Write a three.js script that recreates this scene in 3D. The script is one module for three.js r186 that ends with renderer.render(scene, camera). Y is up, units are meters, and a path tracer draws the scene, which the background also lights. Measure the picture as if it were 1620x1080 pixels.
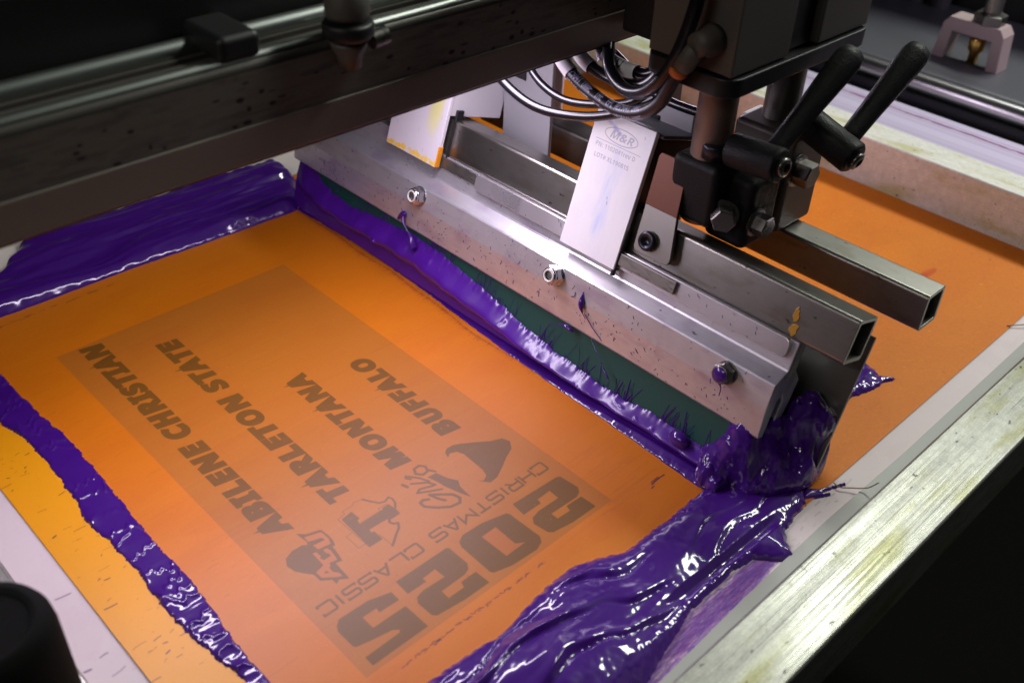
import * as THREE from 'three';
import { RoundedBoxGeometry } from 'three/addons/geometries/RoundedBoxGeometry.js';
import { ImprovedNoise } from 'three/addons/math/ImprovedNoise.js';
import { MarchingCubes } from 'three/addons/objects/MarchingCubes.js';
import { RectAreaLightUniformsLib } from 'three/addons/lights/RectAreaLightUniformsLib.js';
import { mergeGeometries, mergeVertices } from 'three/addons/utils/BufferGeometryUtils.js';

// ---------------------------------------------------------------- camera, lamps, exposure
RectAreaLightUniformsLib.init();
const scene = new THREE.Scene();
scene.background = new THREE.Color(0.0009, 0.0009, 0.0011);
const renderer = new THREE.WebGLRenderer({ antialias: true });
renderer.setSize(1024, 682);
renderer.toneMapping = THREE.LinearToneMapping;
renderer.toneMappingExposure = 1.0;
renderer.shadowMap.enabled = true;
renderer.shadowMap.type = THREE.PCFSoftShadowMap;

const camera = new THREE.PerspectiveCamera(36.86, 1024 / 682, 0.02, 30);
camera.position.set(0.4933, 0.5, 0.3048);
camera.up.set(-0.4498, 0.8037, -0.3896);
camera.lookAt(0.4933 - 0.5616, 0.5 - 0.5936, 0.3048 - 0.5764);
camera.focus = 0.76;
camera.userData.fStop = 7;

const LED = { x: -0.045, y: 0.2365, z: 0.000, w: 0.034, l: 0.44, power: 23.5, color: new THREE.Color(0.94, 0.82, 1.0) };
const CEILING = { pos: [0.25, 1.95, -1.9], at: [0.2, 0, -0.2], w: 1.25, h: 0.30, power: 33, color: new THREE.Color(0.95, 1.0, 0.90) };
const NEIGHBOUR = { pos: [0.50, 0.46, -0.95], w: 0.05, h: 0.30, power: 26, color: new THREE.Color(0.92, 0.84, 1.0) };
const FILL_LAMP = { pos: [0.2, 1.9, 2.3], at: [0, 0, -0.2], w: 1.25, h: 0.30, power: 5.5, color: new THREE.Color(1.0, 0.93, 0.86) };  // added fill, out of view

// ---------------------------------------------------------------- helpers
function rng(seed) { let a = seed >>> 0; return () => { a = (a + 0x6D2B79F5) >>> 0; let t = a; t = Math.imul(t ^ (t >>> 15), t | 1); t ^= t + Math.imul(t ^ (t >>> 7), t | 61); return ((t ^ (t >>> 14)) >>> 0) / 4294967296; }; }
const perlin = new ImprovedNoise();
const nz = (x, y, z = 0) => perlin.noise(x + 31.7, y + 57.3, z + 11.1);
const fbm = (x, y, z = 0, o = 4) => { let s = 0, a = 1, t = 0; for (let i = 0; i < o; i++) { s += a * nz(x, y, z + i * 7.3); t += a; a *= 0.5; x *= 2.03; y *= 2.03; z *= 2.03; } return s / t; };
const sstep = (a, b, x) => { const t = Math.min(1, Math.max(0, (x - a) / (b - a))); return t * t * (3 - 2 * t); };
const lerp = (a, b, t) => a + (b - a) * t;
const V = (x, y, z) => new THREE.Vector3(x, y, z);

const used = new Map();
function numbered(name) { const n = used.get(name) ?? 0; used.set(name, n + 1); return n ? `${name}_${String(n).padStart(3, '0')}` : name; }
function tag(o, label, category, group) { o.userData.label = label; o.userData.category = category; if (group) o.userData.group = group; return o; }
function mesh(name, geo, mat, parent) { const m = new THREE.Mesh(geo, mat); m.name = parent ? name : numbered(name); m.castShadow = m.receiveShadow = true; (parent ?? scene).add(m); return m; }
function thing(name, label, category, [x, y, z] = [0, 0, 0], group) { const g = new THREE.Group(); g.name = numbered(name); g.position.set(x, y, z); scene.add(g); return tag(g, label, category, group); }
function structure(m) { m.userData.kind = 'structure'; return m; }

const rbox = (x0, x1, y0, y1, z0, z1, r = 0.001, seg = 2) => new RoundedBoxGeometry(x1 - x0, y1 - y0, z1 - z0, seg, Math.min(r, (x1 - x0) / 2.01, (y1 - y0) / 2.01, (z1 - z0) / 2.01)).translate((x0 + x1) / 2, (y0 + y1) / 2, (z0 + z1) / 2);
function rod(a, b, ra, rb = ra, seg = 24, open = false) {       // tapered round bar between two points
  const d = b.clone().sub(a), g = new THREE.CylinderGeometry(rb, ra, d.length(), seg, 1, open);
  g.applyQuaternion(new THREE.Quaternion().setFromUnitVectors(V(0, 1, 0), d.clone().normalize()));
  return g.translate((a.x + b.x) / 2, (a.y + b.y) / 2, (a.z + b.z) / 2);
}
function turned(a, b, profile, seg = 28) {                       // lathe along a line; profile = [[radius, distance along] ...]
  const d = b.clone().sub(a).normalize();
  return new THREE.LatheGeometry(profile.map(([r, t]) => new THREE.Vector2(r, t)), seg).applyQuaternion(new THREE.Quaternion().setFromUnitVectors(V(0, 1, 0), d)).translate(a.x, a.y, a.z);
}
function roundRect(shape, x0, y0, x1, y1, r) {
  shape.moveTo(x0 + r, y0); shape.lineTo(x1 - r, y0); shape.absarc(x1 - r, y0 + r, r, -Math.PI / 2, 0); shape.lineTo(x1, y1 - r); shape.absarc(x1 - r, y1 - r, r, 0, Math.PI / 2);
  shape.lineTo(x0 + r, y1); shape.absarc(x0 + r, y1 - r, r, Math.PI / 2, Math.PI); shape.lineTo(x0, y0 + r); shape.absarc(x0 + r, y0 + r, r, Math.PI, Math.PI * 1.5); return shape;
}
// extrude a cross-section given in (z, y) along x
function alongX(shape, x0, x1, bevel = 0, curve = 6) {
  const g = new THREE.ExtrudeGeometry(shape, { depth: x1 - x0 - 2 * bevel, bevelEnabled: bevel > 0, bevelSize: bevel, bevelThickness: bevel, bevelSegments: 2, curveSegments: curve });
  return g.rotateY(Math.PI / 2).translate(x0 + bevel, 0, 0);
}
const secZY = (pts) => new THREE.Shape(pts.map(([z, y]) => new THREE.Vector2(-z, y)));
function tube(points, r, seg = 80, rad = 12) { return new THREE.TubeGeometry(new THREE.CatmullRomCurve3(points.map((p) => V(...p)), false, 'centripetal'), seg, r, rad); }
function sheetXZ(x0, x1, z0, z1, y) {                            // u runs with +z, v with +x
  const g = new THREE.BufferGeometry();
  g.setAttribute('position', new THREE.Float32BufferAttribute([x0, y, z0, x0, y, z1, x1, y, z1, x1, y, z0], 3));
  g.setAttribute('normal', new THREE.Float32BufferAttribute([0, 1, 0, 0, 1, 0, 0, 1, 0, 0, 1, 0], 3));
  g.setAttribute('uv', new THREE.Float32BufferAttribute([0, 0, 1, 0, 1, 1, 0, 1], 2));
  g.setIndex([0, 1, 2, 0, 2, 3]); return g;
}
function hexPrism(a, dir, af, h, chamfer = 0.08) {               // across-flats af
  const r = af / Math.sqrt(3), g = new THREE.LatheGeometry([[0, 0], [r * 0.93, 0], [r, h * chamfer], [r, h * (1 - chamfer)], [r * 0.9, h], [0, h]].map(([x, y]) => new THREE.Vector2(x, y)), 6).toNonIndexed();
  g.computeVertexNormals();
  return g.applyQuaternion(new THREE.Quaternion().setFromUnitVectors(V(0, 1, 0), dir.clone().normalize())).translate(a.x, a.y, a.z);
}
// textures
function canvasTex(w, h, draw, srgb = true) { const c = document.createElement('canvas'); c.width = w; c.height = h; draw(c.getContext('2d'), w, h); const t = new THREE.CanvasTexture(c); if (srgb) t.colorSpace = THREE.SRGBColorSpace; t.anisotropy = 8; return t; }
function dataTex(w, h, fn, srgb = false) {
  const d = new Uint8Array(w * h * 4);
  for (let j = 0; j < h; j++) for (let i = 0; i < w; i++) { const c = fn(i / w, j / h), k = (j * w + i) * 4; d[k] = c[0] * 255; d[k + 1] = c[1] * 255; d[k + 2] = c[2] * 255; d[k + 3] = 255; }
  const t = new THREE.DataTexture(d, w, h); t.magFilter = THREE.LinearFilter; t.minFilter = THREE.LinearMipmapLinearFilter; t.generateMipmaps = true; t.wrapS = t.wrapT = THREE.RepeatWrapping; if (srgb) t.colorSpace = THREE.SRGBColorSpace; t.needsUpdate = true; return t;
}
const clamp01 = (v) => Math.min(1, Math.max(0, v));
const grey = (v) => { const c = clamp01(v); return [c, c, c]; };
const smudge = dataTex(256, 256, (u, v) => grey(0.55 + 0.42 * fbm(u * 9, v * 9, 3, 5)));          // roughness of handled metal
const brushed = dataTex(512, 128, (u, v) => grey(0.5 + 0.32 * nz(u * 7, v * 130, 1) + 0.25 * fbm(u * 8, v * 5, 9, 3)));
const grain = dataTex(256, 256, (u, v) => grey(0.5 + 0.5 * nz(u * 120, v * 120, 4) + 0.25 * nz(u * 40, v * 40, 2)));

// worn metal: u across the section, v along its length (extruded pieces carry uv in metres)
const wornTex = (seed, tint, amount) => { const t = dataTex(256, 1024, (u, v) => {
  const st = sstep(0.02, 0.42, fbm(u * 9, v * 16, seed, 5)) * amount, wipe = sstep(0.12, 0.5, fbm(u * 16, v * 14, seed + 3, 4)) * amount * 0.6, scr = 0.022 * nz(u * 190, v * 6, seed + 6) + 0.035 * fbm(u * 14, v * 60, seed + 8, 3), spot = sstep(0.42, 0.5, fbm(u * 40, v * 70, seed + 12, 3)) * 0.4;
  const b = 0.93 + scr - spot, k = clamp01(st * 0.6 + wipe * 0.5); return [clamp01(lerp(b, b * tint[0], k)), clamp01(lerp(b, b * tint[1], k)), clamp01(lerp(b, b * tint[2], k))];
}, true); t.repeat.set(8, 1.8); return t; };
const holderWear = wornTex(4, [0.80, 0.70, 0.84], 0.6), tubeWear = wornTex(14, [0.74, 0.70, 0.60], 0.5);
const std = (o) => new THREE.MeshStandardMaterial(o);
const phys = (o) => new THREE.MeshPhysicalMaterial(o);
const lin = (r, g, b) => new THREE.Color().setRGB(r, g, b);
const M = {
  anodised: std({ color: lin(0.62, 0.60, 0.63), metalness: 0.8, roughness: 0.62, roughnessMap: smudge }),
  tubeSteel: std({ color: lin(0.44, 0.425, 0.39), map: tubeWear, metalness: 0.97, roughness: 0.30 }),
  steel: std({ color: lin(0.23, 0.22, 0.20), metalness: 0.9, roughness: 0.75, roughnessMap: smudge }),
  darkSteel: std({ color: lin(0.17, 0.16, 0.15), metalness: 0.85, roughness: 0.62, roughnessMap: smudge }),
  zinc: std({ color: lin(0.72, 0.72, 0.74), metalness: 1, roughness: 0.22 }),
  nylon: std({ color: lin(0.62, 0.62, 0.60), roughness: 0.45 }),
  blackPlastic: std({ color: lin(0.010, 0.010, 0.011), roughness: 0.5 }),
  blackCast: phys({ color: lin(0.0055, 0.0055, 0.006), roughness: 1, specularIntensity: 0.4, roughnessMap: smudge, bumpMap: grain, bumpScale: 0.0003 }),
  blackPaint: std({ color: lin(0.013, 0.013, 0.014), roughness: 0.42, metalness: 0.1 }),
  blackOxide: std({ color: lin(0.03, 0.03, 0.04), metalness: 0.7, roughness: 0.33 }),
  cable: std({ color: lin(0.005, 0.005, 0.009), roughness: 0.26 }),
  rubber: std({ color: lin(0.005, 0.058, 0.048), roughness: 0.5 }),
  taupe: std({ color: lin(0.085, 0.075, 0.065), roughness: 0.55 }),
  whitePaint: std({ color: lin(0.74, 0.73, 0.76), roughness: 0.48 }),
  greyPaint: std({ color: lin(0.34, 0.34, 0.36), roughness: 0.5 }),
  slate: std({ color: lin(0.07, 0.07, 0.085), roughness: 0.42 }),
  reflectedOrange: std({ color: lin(0.10, 0.030, 0.014), metalness: 0.45, roughness: 0.45 }),  // brown tone stands in for the orange screen mirrored in the metal
  orange: std({ color: lin(0.75, 0.16, 0.02), roughness: 0.4 }),
  brass: std({ color: lin(0.70, 0.42, 0.12), metalness: 1, roughness: 0.28 }),
  pink: std({ color: lin(0.44, 0.33, 0.34), roughness: 0.5 }),
  ink: phys({ color: lin(0.044, 0.0042, 0.165), roughness: 0.5, specularIntensity: 0.3, clearcoat: 1, clearcoatRoughness: 0.075, ior: 1.48 }),
  inkSoft: phys({ color: lin(0.064, 0.006, 0.235), roughness: 0.5, specularIntensity: 0.35, clearcoat: 0.8, clearcoatRoughness: 0.2, ior: 1.48 }),
  inkDry: std({ color: lin(0.045, 0.006, 0.13), roughness: 0.5 }),
  thread: std({ color: lin(0.30, 0.20, 0.12), roughness: 0.9 }),
  floor: phys({ color: lin(0.007, 0.0065, 0.006), roughness: 1, specularIntensity: 0.1 }),
};

// stencil artwork outlines on the screen, x and z in tenths of a millimetre
const ART = {
  five: [1571,954,1541,918,1546,707,1588,563,1661,565,1655,705,1619,700,1617,810,1726,809,1729,566,1928,561,1927,965,1861,964,1857,708,1836,694,1808,732,1787,848,1762,960,1747,970,1609,972],
  two_b: [1544,486,1661,490,1663,352,1630,353,1623,241,1717,235,1708,402,1723,466,1762,491,1882,486,1905,467,1928,262,1929,64,1817,70,1817,188,1859,201,1860,333,1784,330,1780,135,1765,91,1725,63,1555,65,1544,77],
  zero: [1581,-424,1601,-433,1873,-442,1914,-416,1938,-349,1927,-145,1892,-13,1871,-2,1600,-6,1561,-23,1532,-76,1537,-239],
  zero_hole: [1623,-159,1621,-286,1810,-282,1846,-340,1849,-167],
  two_a: [1549,-517,1663,-505,1663,-661,1625,-669,1619,-796,1714,-791,1711,-601,1727,-529,1770,-497,1883,-515,1904,-538,1929,-691,1932,-919,1808,-913,1804,-777,1850,-763,1844,-644,1779,-644,1786,-889,1766,-934,1730,-961,1577,-945,1565,-922],
  acu: [801,718,848,671,875,586,885,577,938,571,994,572,1048,587,1045,609,1086,612,1134,620,1183,631,1171,674,1221,678,1328,685,1293,737,1310,768,1268,769,1222,828,1157,830,1112,866,1058,902,993,915,934,886,907,820,909,747,928,717,905,706],
  acu_u: [861,697,892,599,901,588,974,585,1019,602,1005,689,955,695,968,609,939,615,911,700],
  acu_c: [1010,736,1015,713,1062,709,1073,722,1102,716,1102,659,1075,659,1069,670,1028,668,1036,641,1065,635,1129,643,1155,649,1145,704,1169,711,1175,725,1217,729,1248,704,1285,704,1266,738,1210,809,1152,810,1134,741],
  acu_a: [1192,778,1180,753,1209,750],
  horned: [859,-509,911,-490,887,-527,906,-577,961,-598,1167,-590,1226,-570,1249,-523,1219,-489,1294,-543,1287,-615,1239,-708,1181,-808,1142,-894,1078,-940,1016,-916,983,-833,914,-735,862,-655,836,-599,834,-546],
  banner: [965,-252,975,-325,1065,-352,1132,-391,1181,-363,1249,-355,1309,-353,1242,-324,1110,-283,1050,-275],
  g1: [1135,-122,1115,-88,1123,-57,1169,-57,1234,-117,1286,-188,1298,-259,1263,-290,1207,-273,1155,-215,1106,-154],
  g2: [1119,-157,1169,-173,1215,-199],
  g3: [1120,-252,1075,-166,1039,-102,1020,-139,1055,-227,1057,-247,1005,-218,942,-127],
  g4: [1005,-236,933,-204,861,-147,876,-134,905,-154],
  g5: [959,-331,909,-299,876,-312,839,-283,842,-236,887,-213,927,-246,921,-288],
  g6: [911,-77,949,-89],
  t_bar: [894,420,881,334,965,331,969,351,1007,360,1004,168,991,163,988,108,1058,98,1109,103,1109,180,1091,195,1087,344,1116,349,1121,330,1208,329,1209,435,909,426],
  tx1: [839,211,892,181,940,147,955,111,939,69,963,57,1008,66,1045,93],
  tx2: [1097,188,1125,205,1150,195,1166,167,1203,191,1239,244,1277,292,1295,317],
  tl1: [878,443,868,378,842,382,842,301,822,269,839,211],
  tl2: [878,443,1205,435],
  tl3: [1034,445,1037,492,1170,492,1168,440],
  tl4: [1162,321,1295,317],
  tl5: [1003,359,1000,182,977,188,979,118],
};

// ---------------------------------------------------------------- setting
structure(mesh('floor', new THREE.PlaneGeometry(8, 8).rotateX(-Math.PI / 2).translate(0, -0.95, 0), M.floor));

// lamps: each a fitting with a glowing face and a light of the same size
function areaLamp(name, label, c, pos, at, w, h, power, housingDepth) {
  const g = thing(name, label, 'lamp', pos);
  if (Math.abs(at[2] - pos[2]) < 0.01) g.up.set(0, 0, 1);       // strips run along z
  g.lookAt(...at);                                               // +z of the group looks at the work
  mesh('housing', rbox(-w / 2 - 0.004, w / 2 + 0.004, -h / 2 - 0.004, h / 2 + 0.004, -housingDepth, -0.0022, 0.002), M.greyPaint, g);
  mesh('diffuser', rbox(-w / 2, w / 2, -h / 2, h / 2, -0.002, 0, 0.0005), std({ color: lin(0.8, 0.8, 0.8), emissive: c, emissiveIntensity: Math.min(power, 6), roughness: 0.6 }), g);
  const l = new THREE.RectAreaLight(c, power, w, h); l.name = 'light'; l.position.z = 0.0015; l.rotation.y = Math.PI; l.castShadow = true; g.add(l);
  return g;
}
areaLamp('led_strip_lamp', 'cool violet white light strip under the dark print arm', LED.color, [LED.x, LED.y, LED.z], [LED.x + 0.45, LED.y - 1, LED.z], LED.w, LED.l, LED.power, 0.012);
areaLamp('led_strip_lamp', 'added short cool fill strip under the far end of the dark print arm', LED.color, [LED.x, LED.y, -0.47], [LED.x + 0.45, LED.y - 1, -0.47], LED.w, 0.16, 16, 0.012);  // unseen strip added to brighten the far frame bar
areaLamp('led_strip_lamp', 'cool light strip above the neighbouring machine bed', NEIGHBOUR.color, NEIGHBOUR.pos, [NEIGHBOUR.pos[0], -1, NEIGHBOUR.pos[2]], NEIGHBOUR.w, NEIGHBOUR.h, NEIGHBOUR.power, 0.012);
areaLamp('ceiling_lamp', 'long neutral white ceiling lamp beyond the press', CEILING.color, CEILING.pos, CEILING.at, CEILING.w, CEILING.h, CEILING.power, 0.06);
areaLamp('ceiling_lamp', 'added long warm white fill lamp above the near side of the press', FILL_LAMP.color, FILL_LAMP.pos, FILL_LAMP.at, FILL_LAMP.w, FILL_LAMP.h, FILL_LAMP.power, 0.06);  // unseen fill lamp added to lift the dark near faces

// ---------------------------------------------------------------- the printing screen
const screen = thing('printing_screen', 'aluminium framed printing screen with orange emulsion and a lettered stencil', 'screen');
{
  // bare white mesh with dirt and a smear of ink dragged over it
  const x0 = -0.42, x1 = 0.332, z0 = -0.665, z1 = 0.235, K = 1500;
  const fabric = canvasTex(Math.round((z1 - z0) * K), Math.round((x1 - x0) * K), (c, w, h) => {
    const r = rng(5), P = (x, z) => [(z - z0) * K, (x1 - x) * K];
    c.fillStyle = 'rgb(205,194,192)'; c.fillRect(0, 0, w, h);
    for (let i = 0; i < 900; i++) { const a = r() * 0.05; c.fillStyle = r() < 0.5 ? `rgba(150,128,132,${a})` : `rgba(232,226,222,${a})`; c.beginPath(); c.ellipse(r() * w, r() * h, 4 + r() * 50, 3 + r() * 22, r() * 3, 0, 7); c.fill(); }
    for (let i = 0; i < 9000; i++) { c.fillStyle = r() < 0.5 ? 'rgba(120,104,110,0.10)' : 'rgba(255,250,248,0.10)'; c.fillRect(r() * w, r() * h, 1 + r() * 2, 1); }
    // purple smear along the right frame bar: many thin wiped strokes
    for (let i = 0; i < 5200; i++) {
      const z = lerp(-0.150, 0.03, r()), f = sstep(-0.165, -0.08, z), xc = lerp(0.2985, 0.3015, f), half = lerp(0.006, 0.0125, f);
      const x = xc + (r() + r() - 1) * half, [px, py] = P(x, z), L = 4 + r() * r() * 40; c.lineCap = 'round';
      c.strokeStyle = r() < 0.86 ? `rgba(${62 + r() * 46},${18 + r() * 34},${100 + r() * 50},${0.10 + r() * 0.40})` : `rgba(206,190,198,${r() * 0.35})`;
      c.lineWidth = 0.3 + r() * r() * 1.5; c.beginPath(); c.moveTo(px, py); c.quadraticCurveTo(px + L / 2, py + (r() - 0.5) * 4, px + L, py + (r() - 0.5) * 5); c.stroke();
    }
    // flecks of ink on the bare mesh by the front bar
    for (let i = 0; i < 9; i++) { const [px, py] = P(lerp(-0.1, 0.2, r()), lerp(0.196, 0.226, r())); c.strokeStyle = `rgba(52,20,66,${0.35 + r() * 0.5})`; c.lineWidth = 0.7 + r() * 1.3; c.beginPath(); c.moveTo(px, py); c.quadraticCurveTo(px + 3 + r() * 4, py - 3 + r() * 6, px + 4 + r() * 10, py + (r() - 0.5) * 6); c.stroke(); }
    for (let i = 0; i < 26; i++) { const [px, py] = P(lerp(0.293, 0.306, r()), lerp(-0.25, -0.13, r())); c.strokeStyle = `rgba(60,34,70,${0.2 + r() * 0.4})`; c.lineWidth = 0.3 + r() * 0.6; c.beginPath(); c.moveTo(px, py); c.lineTo(px + 3 + r() * 9, py + (r() - 0.5) * 3); c.stroke(); }
  });
  mesh('mesh_fabric', sheetXZ(x0, x1, z0, z1, 0), std({ map: fabric, roughness: 0.72, bumpMap: grain, bumpScale: 0.00006 }), screen);

  // front half of the emulsion with the stencil
  const ex0 = -0.335, ex1 = 0.2895, fz0 = -0.19, fz1 = 0.1945, E = 3200;
  const art = (c, P) => {
    const path = (a, close = true) => { c.beginPath(); for (let i = 0; i < a.length; i += 2) { const [px, py] = P(a[i] / 1e4, a[i + 1] / 1e4); i ? c.lineTo(px, py) : c.moveTo(px, py); } if (close) c.closePath(); };
    const ink = 'rgb(110,71,16)', paper = 'rgb(170,96,30)';
    const fill = (k, col = ink) => { path(ART[k]); c.fillStyle = col; c.fill(); };
    const line = (k, wmm, col = ink) => { path(ART[k], false); c.strokeStyle = col; c.lineWidth = wmm * E / 1000; c.lineJoin = c.lineCap = 'round'; c.stroke(); };
    for (const k of ['two_a', 'zero', 'two_b', 'five']) { fill(k); path(ART[k]); c.strokeStyle = ink; c.lineWidth = 2; c.lineJoin = 'round'; c.stroke(); }
    fill('zero_hole', paper);
    fill('acu'); fill('acu_u', paper); fill('acu_c', paper); fill('acu_a');
    fill('horned'); fill('banner');
    for (const [k, w] of [['g1', 2.2], ['g2', 2.2], ['g3', 1.8], ['g4', 1.8], ['g5', 2.0], ['g6', 2.4]]) line(k, w);
    fill('t_bar'); line('tx1', 1.5); line('tx2', 1.7);
    for (const k of ['tl1', 'tl2', 'tl3', 'tl4', 'tl5']) line(k, 0.35);
    // rows of slanted capitals: reading direction -x, tops towards +z
    const row = (s, xa, xb, zb, zt) => {
      const [px, py] = P(xa, zb), len = (xa - xb) * E, cap = (zt - zb) * E;
      c.save(); c.translate(px, py); c.rotate(Math.PI / 2);
      c.font = 'bold 100px sans-serif'; c.textBaseline = 'alphabetic'; c.textAlign = 'left';
      const w = c.measureText(s).width + s.length * 5; c.transform(1, 0, -0.16, 1, 0, 0);
      c.scale(len / w, cap / 72); c.fillStyle = c.strokeStyle = ink; c.lineWidth = 12; c.lineJoin = 'miter';
      let at = 0; for (const ch of s) { c.fillText(ch, at, 0); c.strokeText(ch, at, 0); at += c.measureText(ch).width + 5; }
      c.restore();
    };
    row('ABILENE CHRISTIAN', 0.0735, -0.1945, 0.0712, 0.0868);
    row('TARLETON STATE', 0.0752, -0.1605, 0.0238, 0.0392);
    row('MONTANA', 0.0775, -0.0565, -0.0270, -0.0120);
    row('BUFFALO', 0.0742, -0.0420, -0.0762, -0.0612);
    // wide thin capitals drawn as strokes: reading direction +z, tops towards +x
    const glyph = { C: [[9, 8, 9, 10, 8, 10, 1, 10, 0, 9, 0, 1, 1, 0, 8, 0, 9, 0, 9, 2]], H: [[0, 0, 0, 10], [9, 0, 9, 10], [0, 5, 9, 5]], R: [[0, 0, 0, 10, 8, 10, 9, 9, 9, 5, 8, 4, 0, 4], [5, 4, 9, 0]], I: [[4.5, 0, 4.5, 10]], S: [[9, 8.4, 9, 10, 1, 10, 0, 9, 0, 6, 1, 5, 8, 5, 9, 4, 9, 1, 8, 0, 0, 0, 0, 1.6]], T: [[0, 10, 9, 10], [4.5, 10, 4.5, 0]], M: [[0, 0, 0, 10, 4.5, 4, 9, 10, 9, 0]], A: [[0, 0, 4, 10, 5, 10, 9, 0], [1.5, 3, 7.5, 3]], L: [[0, 10, 0, 0, 9, 0]] };
    const word = 'CHRISTMAS CLASSIC', za = -0.0945, zb = 0.0965;
    const wide = (ch) => ch === 'I' ? 0.32 : ch === ' ' ? 0.55 : ch === 'M' ? 1.12 : 1, gap = 0.28, total = [...word].reduce((t, ch) => t + wide(ch) + gap, -gap), unit = (zb - za) / total; let at = za;
    for (const ch of word) { for (const s of glyph[ch] ?? []) { c.beginPath(); for (let k = 0; k < s.length; k += 2) { const [px, py] = P(0.1378 + s[k + 1] / 10 * 0.0086, at + (ch === 'I' ? 0.16 : s[k] / 9 * wide(ch)) * unit); k ? c.lineTo(px, py) : c.moveTo(px, py); } c.strokeStyle = ink; c.lineWidth = 1.65 * E / 1000; c.lineJoin = 'miter'; c.lineCap = 'butt'; c.stroke(); } at += (wide(ch) + gap) * unit; }
  };
  const emulsionPaint = (z0, z1, K, front) => canvasTex(Math.round((z1 - z0) * K), Math.round((ex1 - ex0) * K), (c, w, h) => {
    const r = rng(front ? 21 : 22), P = (x, z) => [(z - z0) * K, (ex1 - x) * K];
    c.fillStyle = 'rgb(196,108,3)'; c.fillRect(0, 0, w, h);
    for (let i = 0; i < 500; i++) { const a = r() * 0.05; c.fillStyle = r() < 0.5 ? `rgba(170,70,0,${a})` : `rgba(226,130,20,${a})`; c.beginPath(); c.ellipse(r() * w, r() * h, 10 + r() * 130, 6 + r() * 40, (r() - 0.5) * 0.4, 0, 7); c.fill(); }
    if (front) {
      // beyond the ridge the emulsion has never been wetted by ink: its own yellow dye, with an edge that lies under the ridge
      c.beginPath(); const step = 0.002; let p = P(ex0, 0.152); c.moveTo(...p);
      for (let x = ex0; x <= ex1; x += step) c.lineTo(...P(x, 0.152 + 0.003 * nz(x * 60, 3)));
      c.lineTo(...P(ex1, z1)); c.lineTo(...P(ex0, z1)); c.closePath(); c.fillStyle = 'rgb(222,150,2)'; c.fill();
      let q = P(-0.1971, -0.1046), s = P(0.1971, 0.1046); c.fillStyle = 'rgba(112,82,66,0.30)'; c.fillRect(q[0], s[1], s[0] - q[0], q[1] - s[1]);
      art(c, P);
      // wiped traces, all in the direction of the stroke
      const streak = (x, z, L, wmm, a, col = '46,14,74') => { const [px, py] = P(x, z); c.strokeStyle = `rgba(${col},${a})`; c.lineWidth = wmm * K / 1000; c.lineCap = 'round'; c.beginPath(); c.moveTo(px, py); c.quadraticCurveTo(px + L * K / 2, py + (r() - 0.5) * 6, px + L * K, py + (r() - 0.5) * 9); c.stroke(); };
      for (let i = 0; i < 90; i++) streak(lerp(-0.25, 0.19, r()), lerp(0.158, 0.190, r()), 0.001 + r() * r() * 0.011, 0.2 + r() * r() * 0.9, 0.35 + r() * 0.6);
      for (let i = 0; i < 60; i++) streak(lerp(-0.25, 0.2, r()), lerp(0.105, 0.146, r()), 0.003 + r() * r() * 0.03, 0.12 + r() * 0.22, 0.10 + r() * 0.3, '90,30,40');
      for (let i = 0; i < 70; i++) { const z = lerp(-0.035, 0.085, r()); if (r() < 0.75) streak(0.2049 + (r() - 0.5) * 0.0011, z, 0.001 + r() * 0.004, 0.2 + r() * 0.35, 0.4 + r() * 0.5); }
      for (let i = 0; i < 26; i++) streak(-0.2645 + (r() - 0.5) * 0.002, lerp(0.02, 0.13, r()), 0.001 + r() * 0.008, 0.2 + r() * 0.4, 0.3 + r() * 0.5, '80,24,30');
      streak(0.2052, -0.151, 0.014, 1.0, 0.9); streak(0.2035, -0.146, 0.008, 0.6, 0.8); streak(0.2075, -0.137, 0.003, 0.9, 0.7);
      for (let i = 0; i < 40; i++) streak(lerp(0.15, 0.205, r()), lerp(-0.165, -0.12, r()), 0.01 + r() * 0.03, 0.3 + r() * 1.4, 0.02 + r() * 0.06, '120,30,60');
      // thin haze of ink wiped along the stroke
      for (let i = 0; i < 170; i++) streak(lerp(-0.27, 0.21, r()), lerp(-0.165, 0.10, r()), 0.02 + r() * 0.10, 0.4 + r() * r() * 4, 0.008 + r() * 0.03, r() < 0.6 ? '110,40,60' : '236,170,110');
      // feathered wet edge in front of the blade
      for (let i = 0; i < 2600; i++) { const x = lerp(-0.27, 0.235, r()), z = -0.172 + 0.006 * nz(x * 16, 8) + sstep(-0.2, 0.05, x) * 0.006; streak(x, z, 0.001 + r() * r() * r() * 0.009, 0.3 + r() * 0.7, 0.03 + r() * 0.13, '90,14,50'); }
    } else {
      for (let i = 0; i < 5; i++) { const [px, py] = P(0.196 + r() * 0.004, -0.56 + r() * 0.03); c.fillStyle = 'rgba(170,40,0,0.22)'; c.beginPath(); c.ellipse(px, py, 22, 5, 0.1, 0, 7); c.fill(); }
      for (let i = 0; i < 50; i++) { const [px, py] = P(lerp(ex0, ex1, r()), lerp(z0, z1, r())); c.strokeStyle = `rgba(120,50,10,${r() * 0.2})`; c.lineWidth = 0.5 + r(); c.beginPath(); c.moveTo(px, py); c.lineTo(px + 4 + r() * 30, py + (r() - 0.5) * 4); c.stroke(); }
    }
    for (let i = 0; i < 420; i++) { const a = r(); c.fillStyle = a < 0.6 ? `rgba(96,40,6,${0.10 + r() * 0.25})` : `rgba(240,190,120,${0.08 + r() * 0.2})`; c.beginPath(); c.arc(r() * w, r() * h, 0.5 + r() * r() * 2.2, 0, 7); c.fill(); }
    for (let i = 0; i < 26000; i++) { c.fillStyle = r() < 0.5 ? 'rgba(120,48,0,0.07)' : 'rgba(255,190,90,0.06)'; c.fillRect(r() * w, r() * h, 1 + r() * 3, 1 + r() * 2); }
  });
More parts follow.
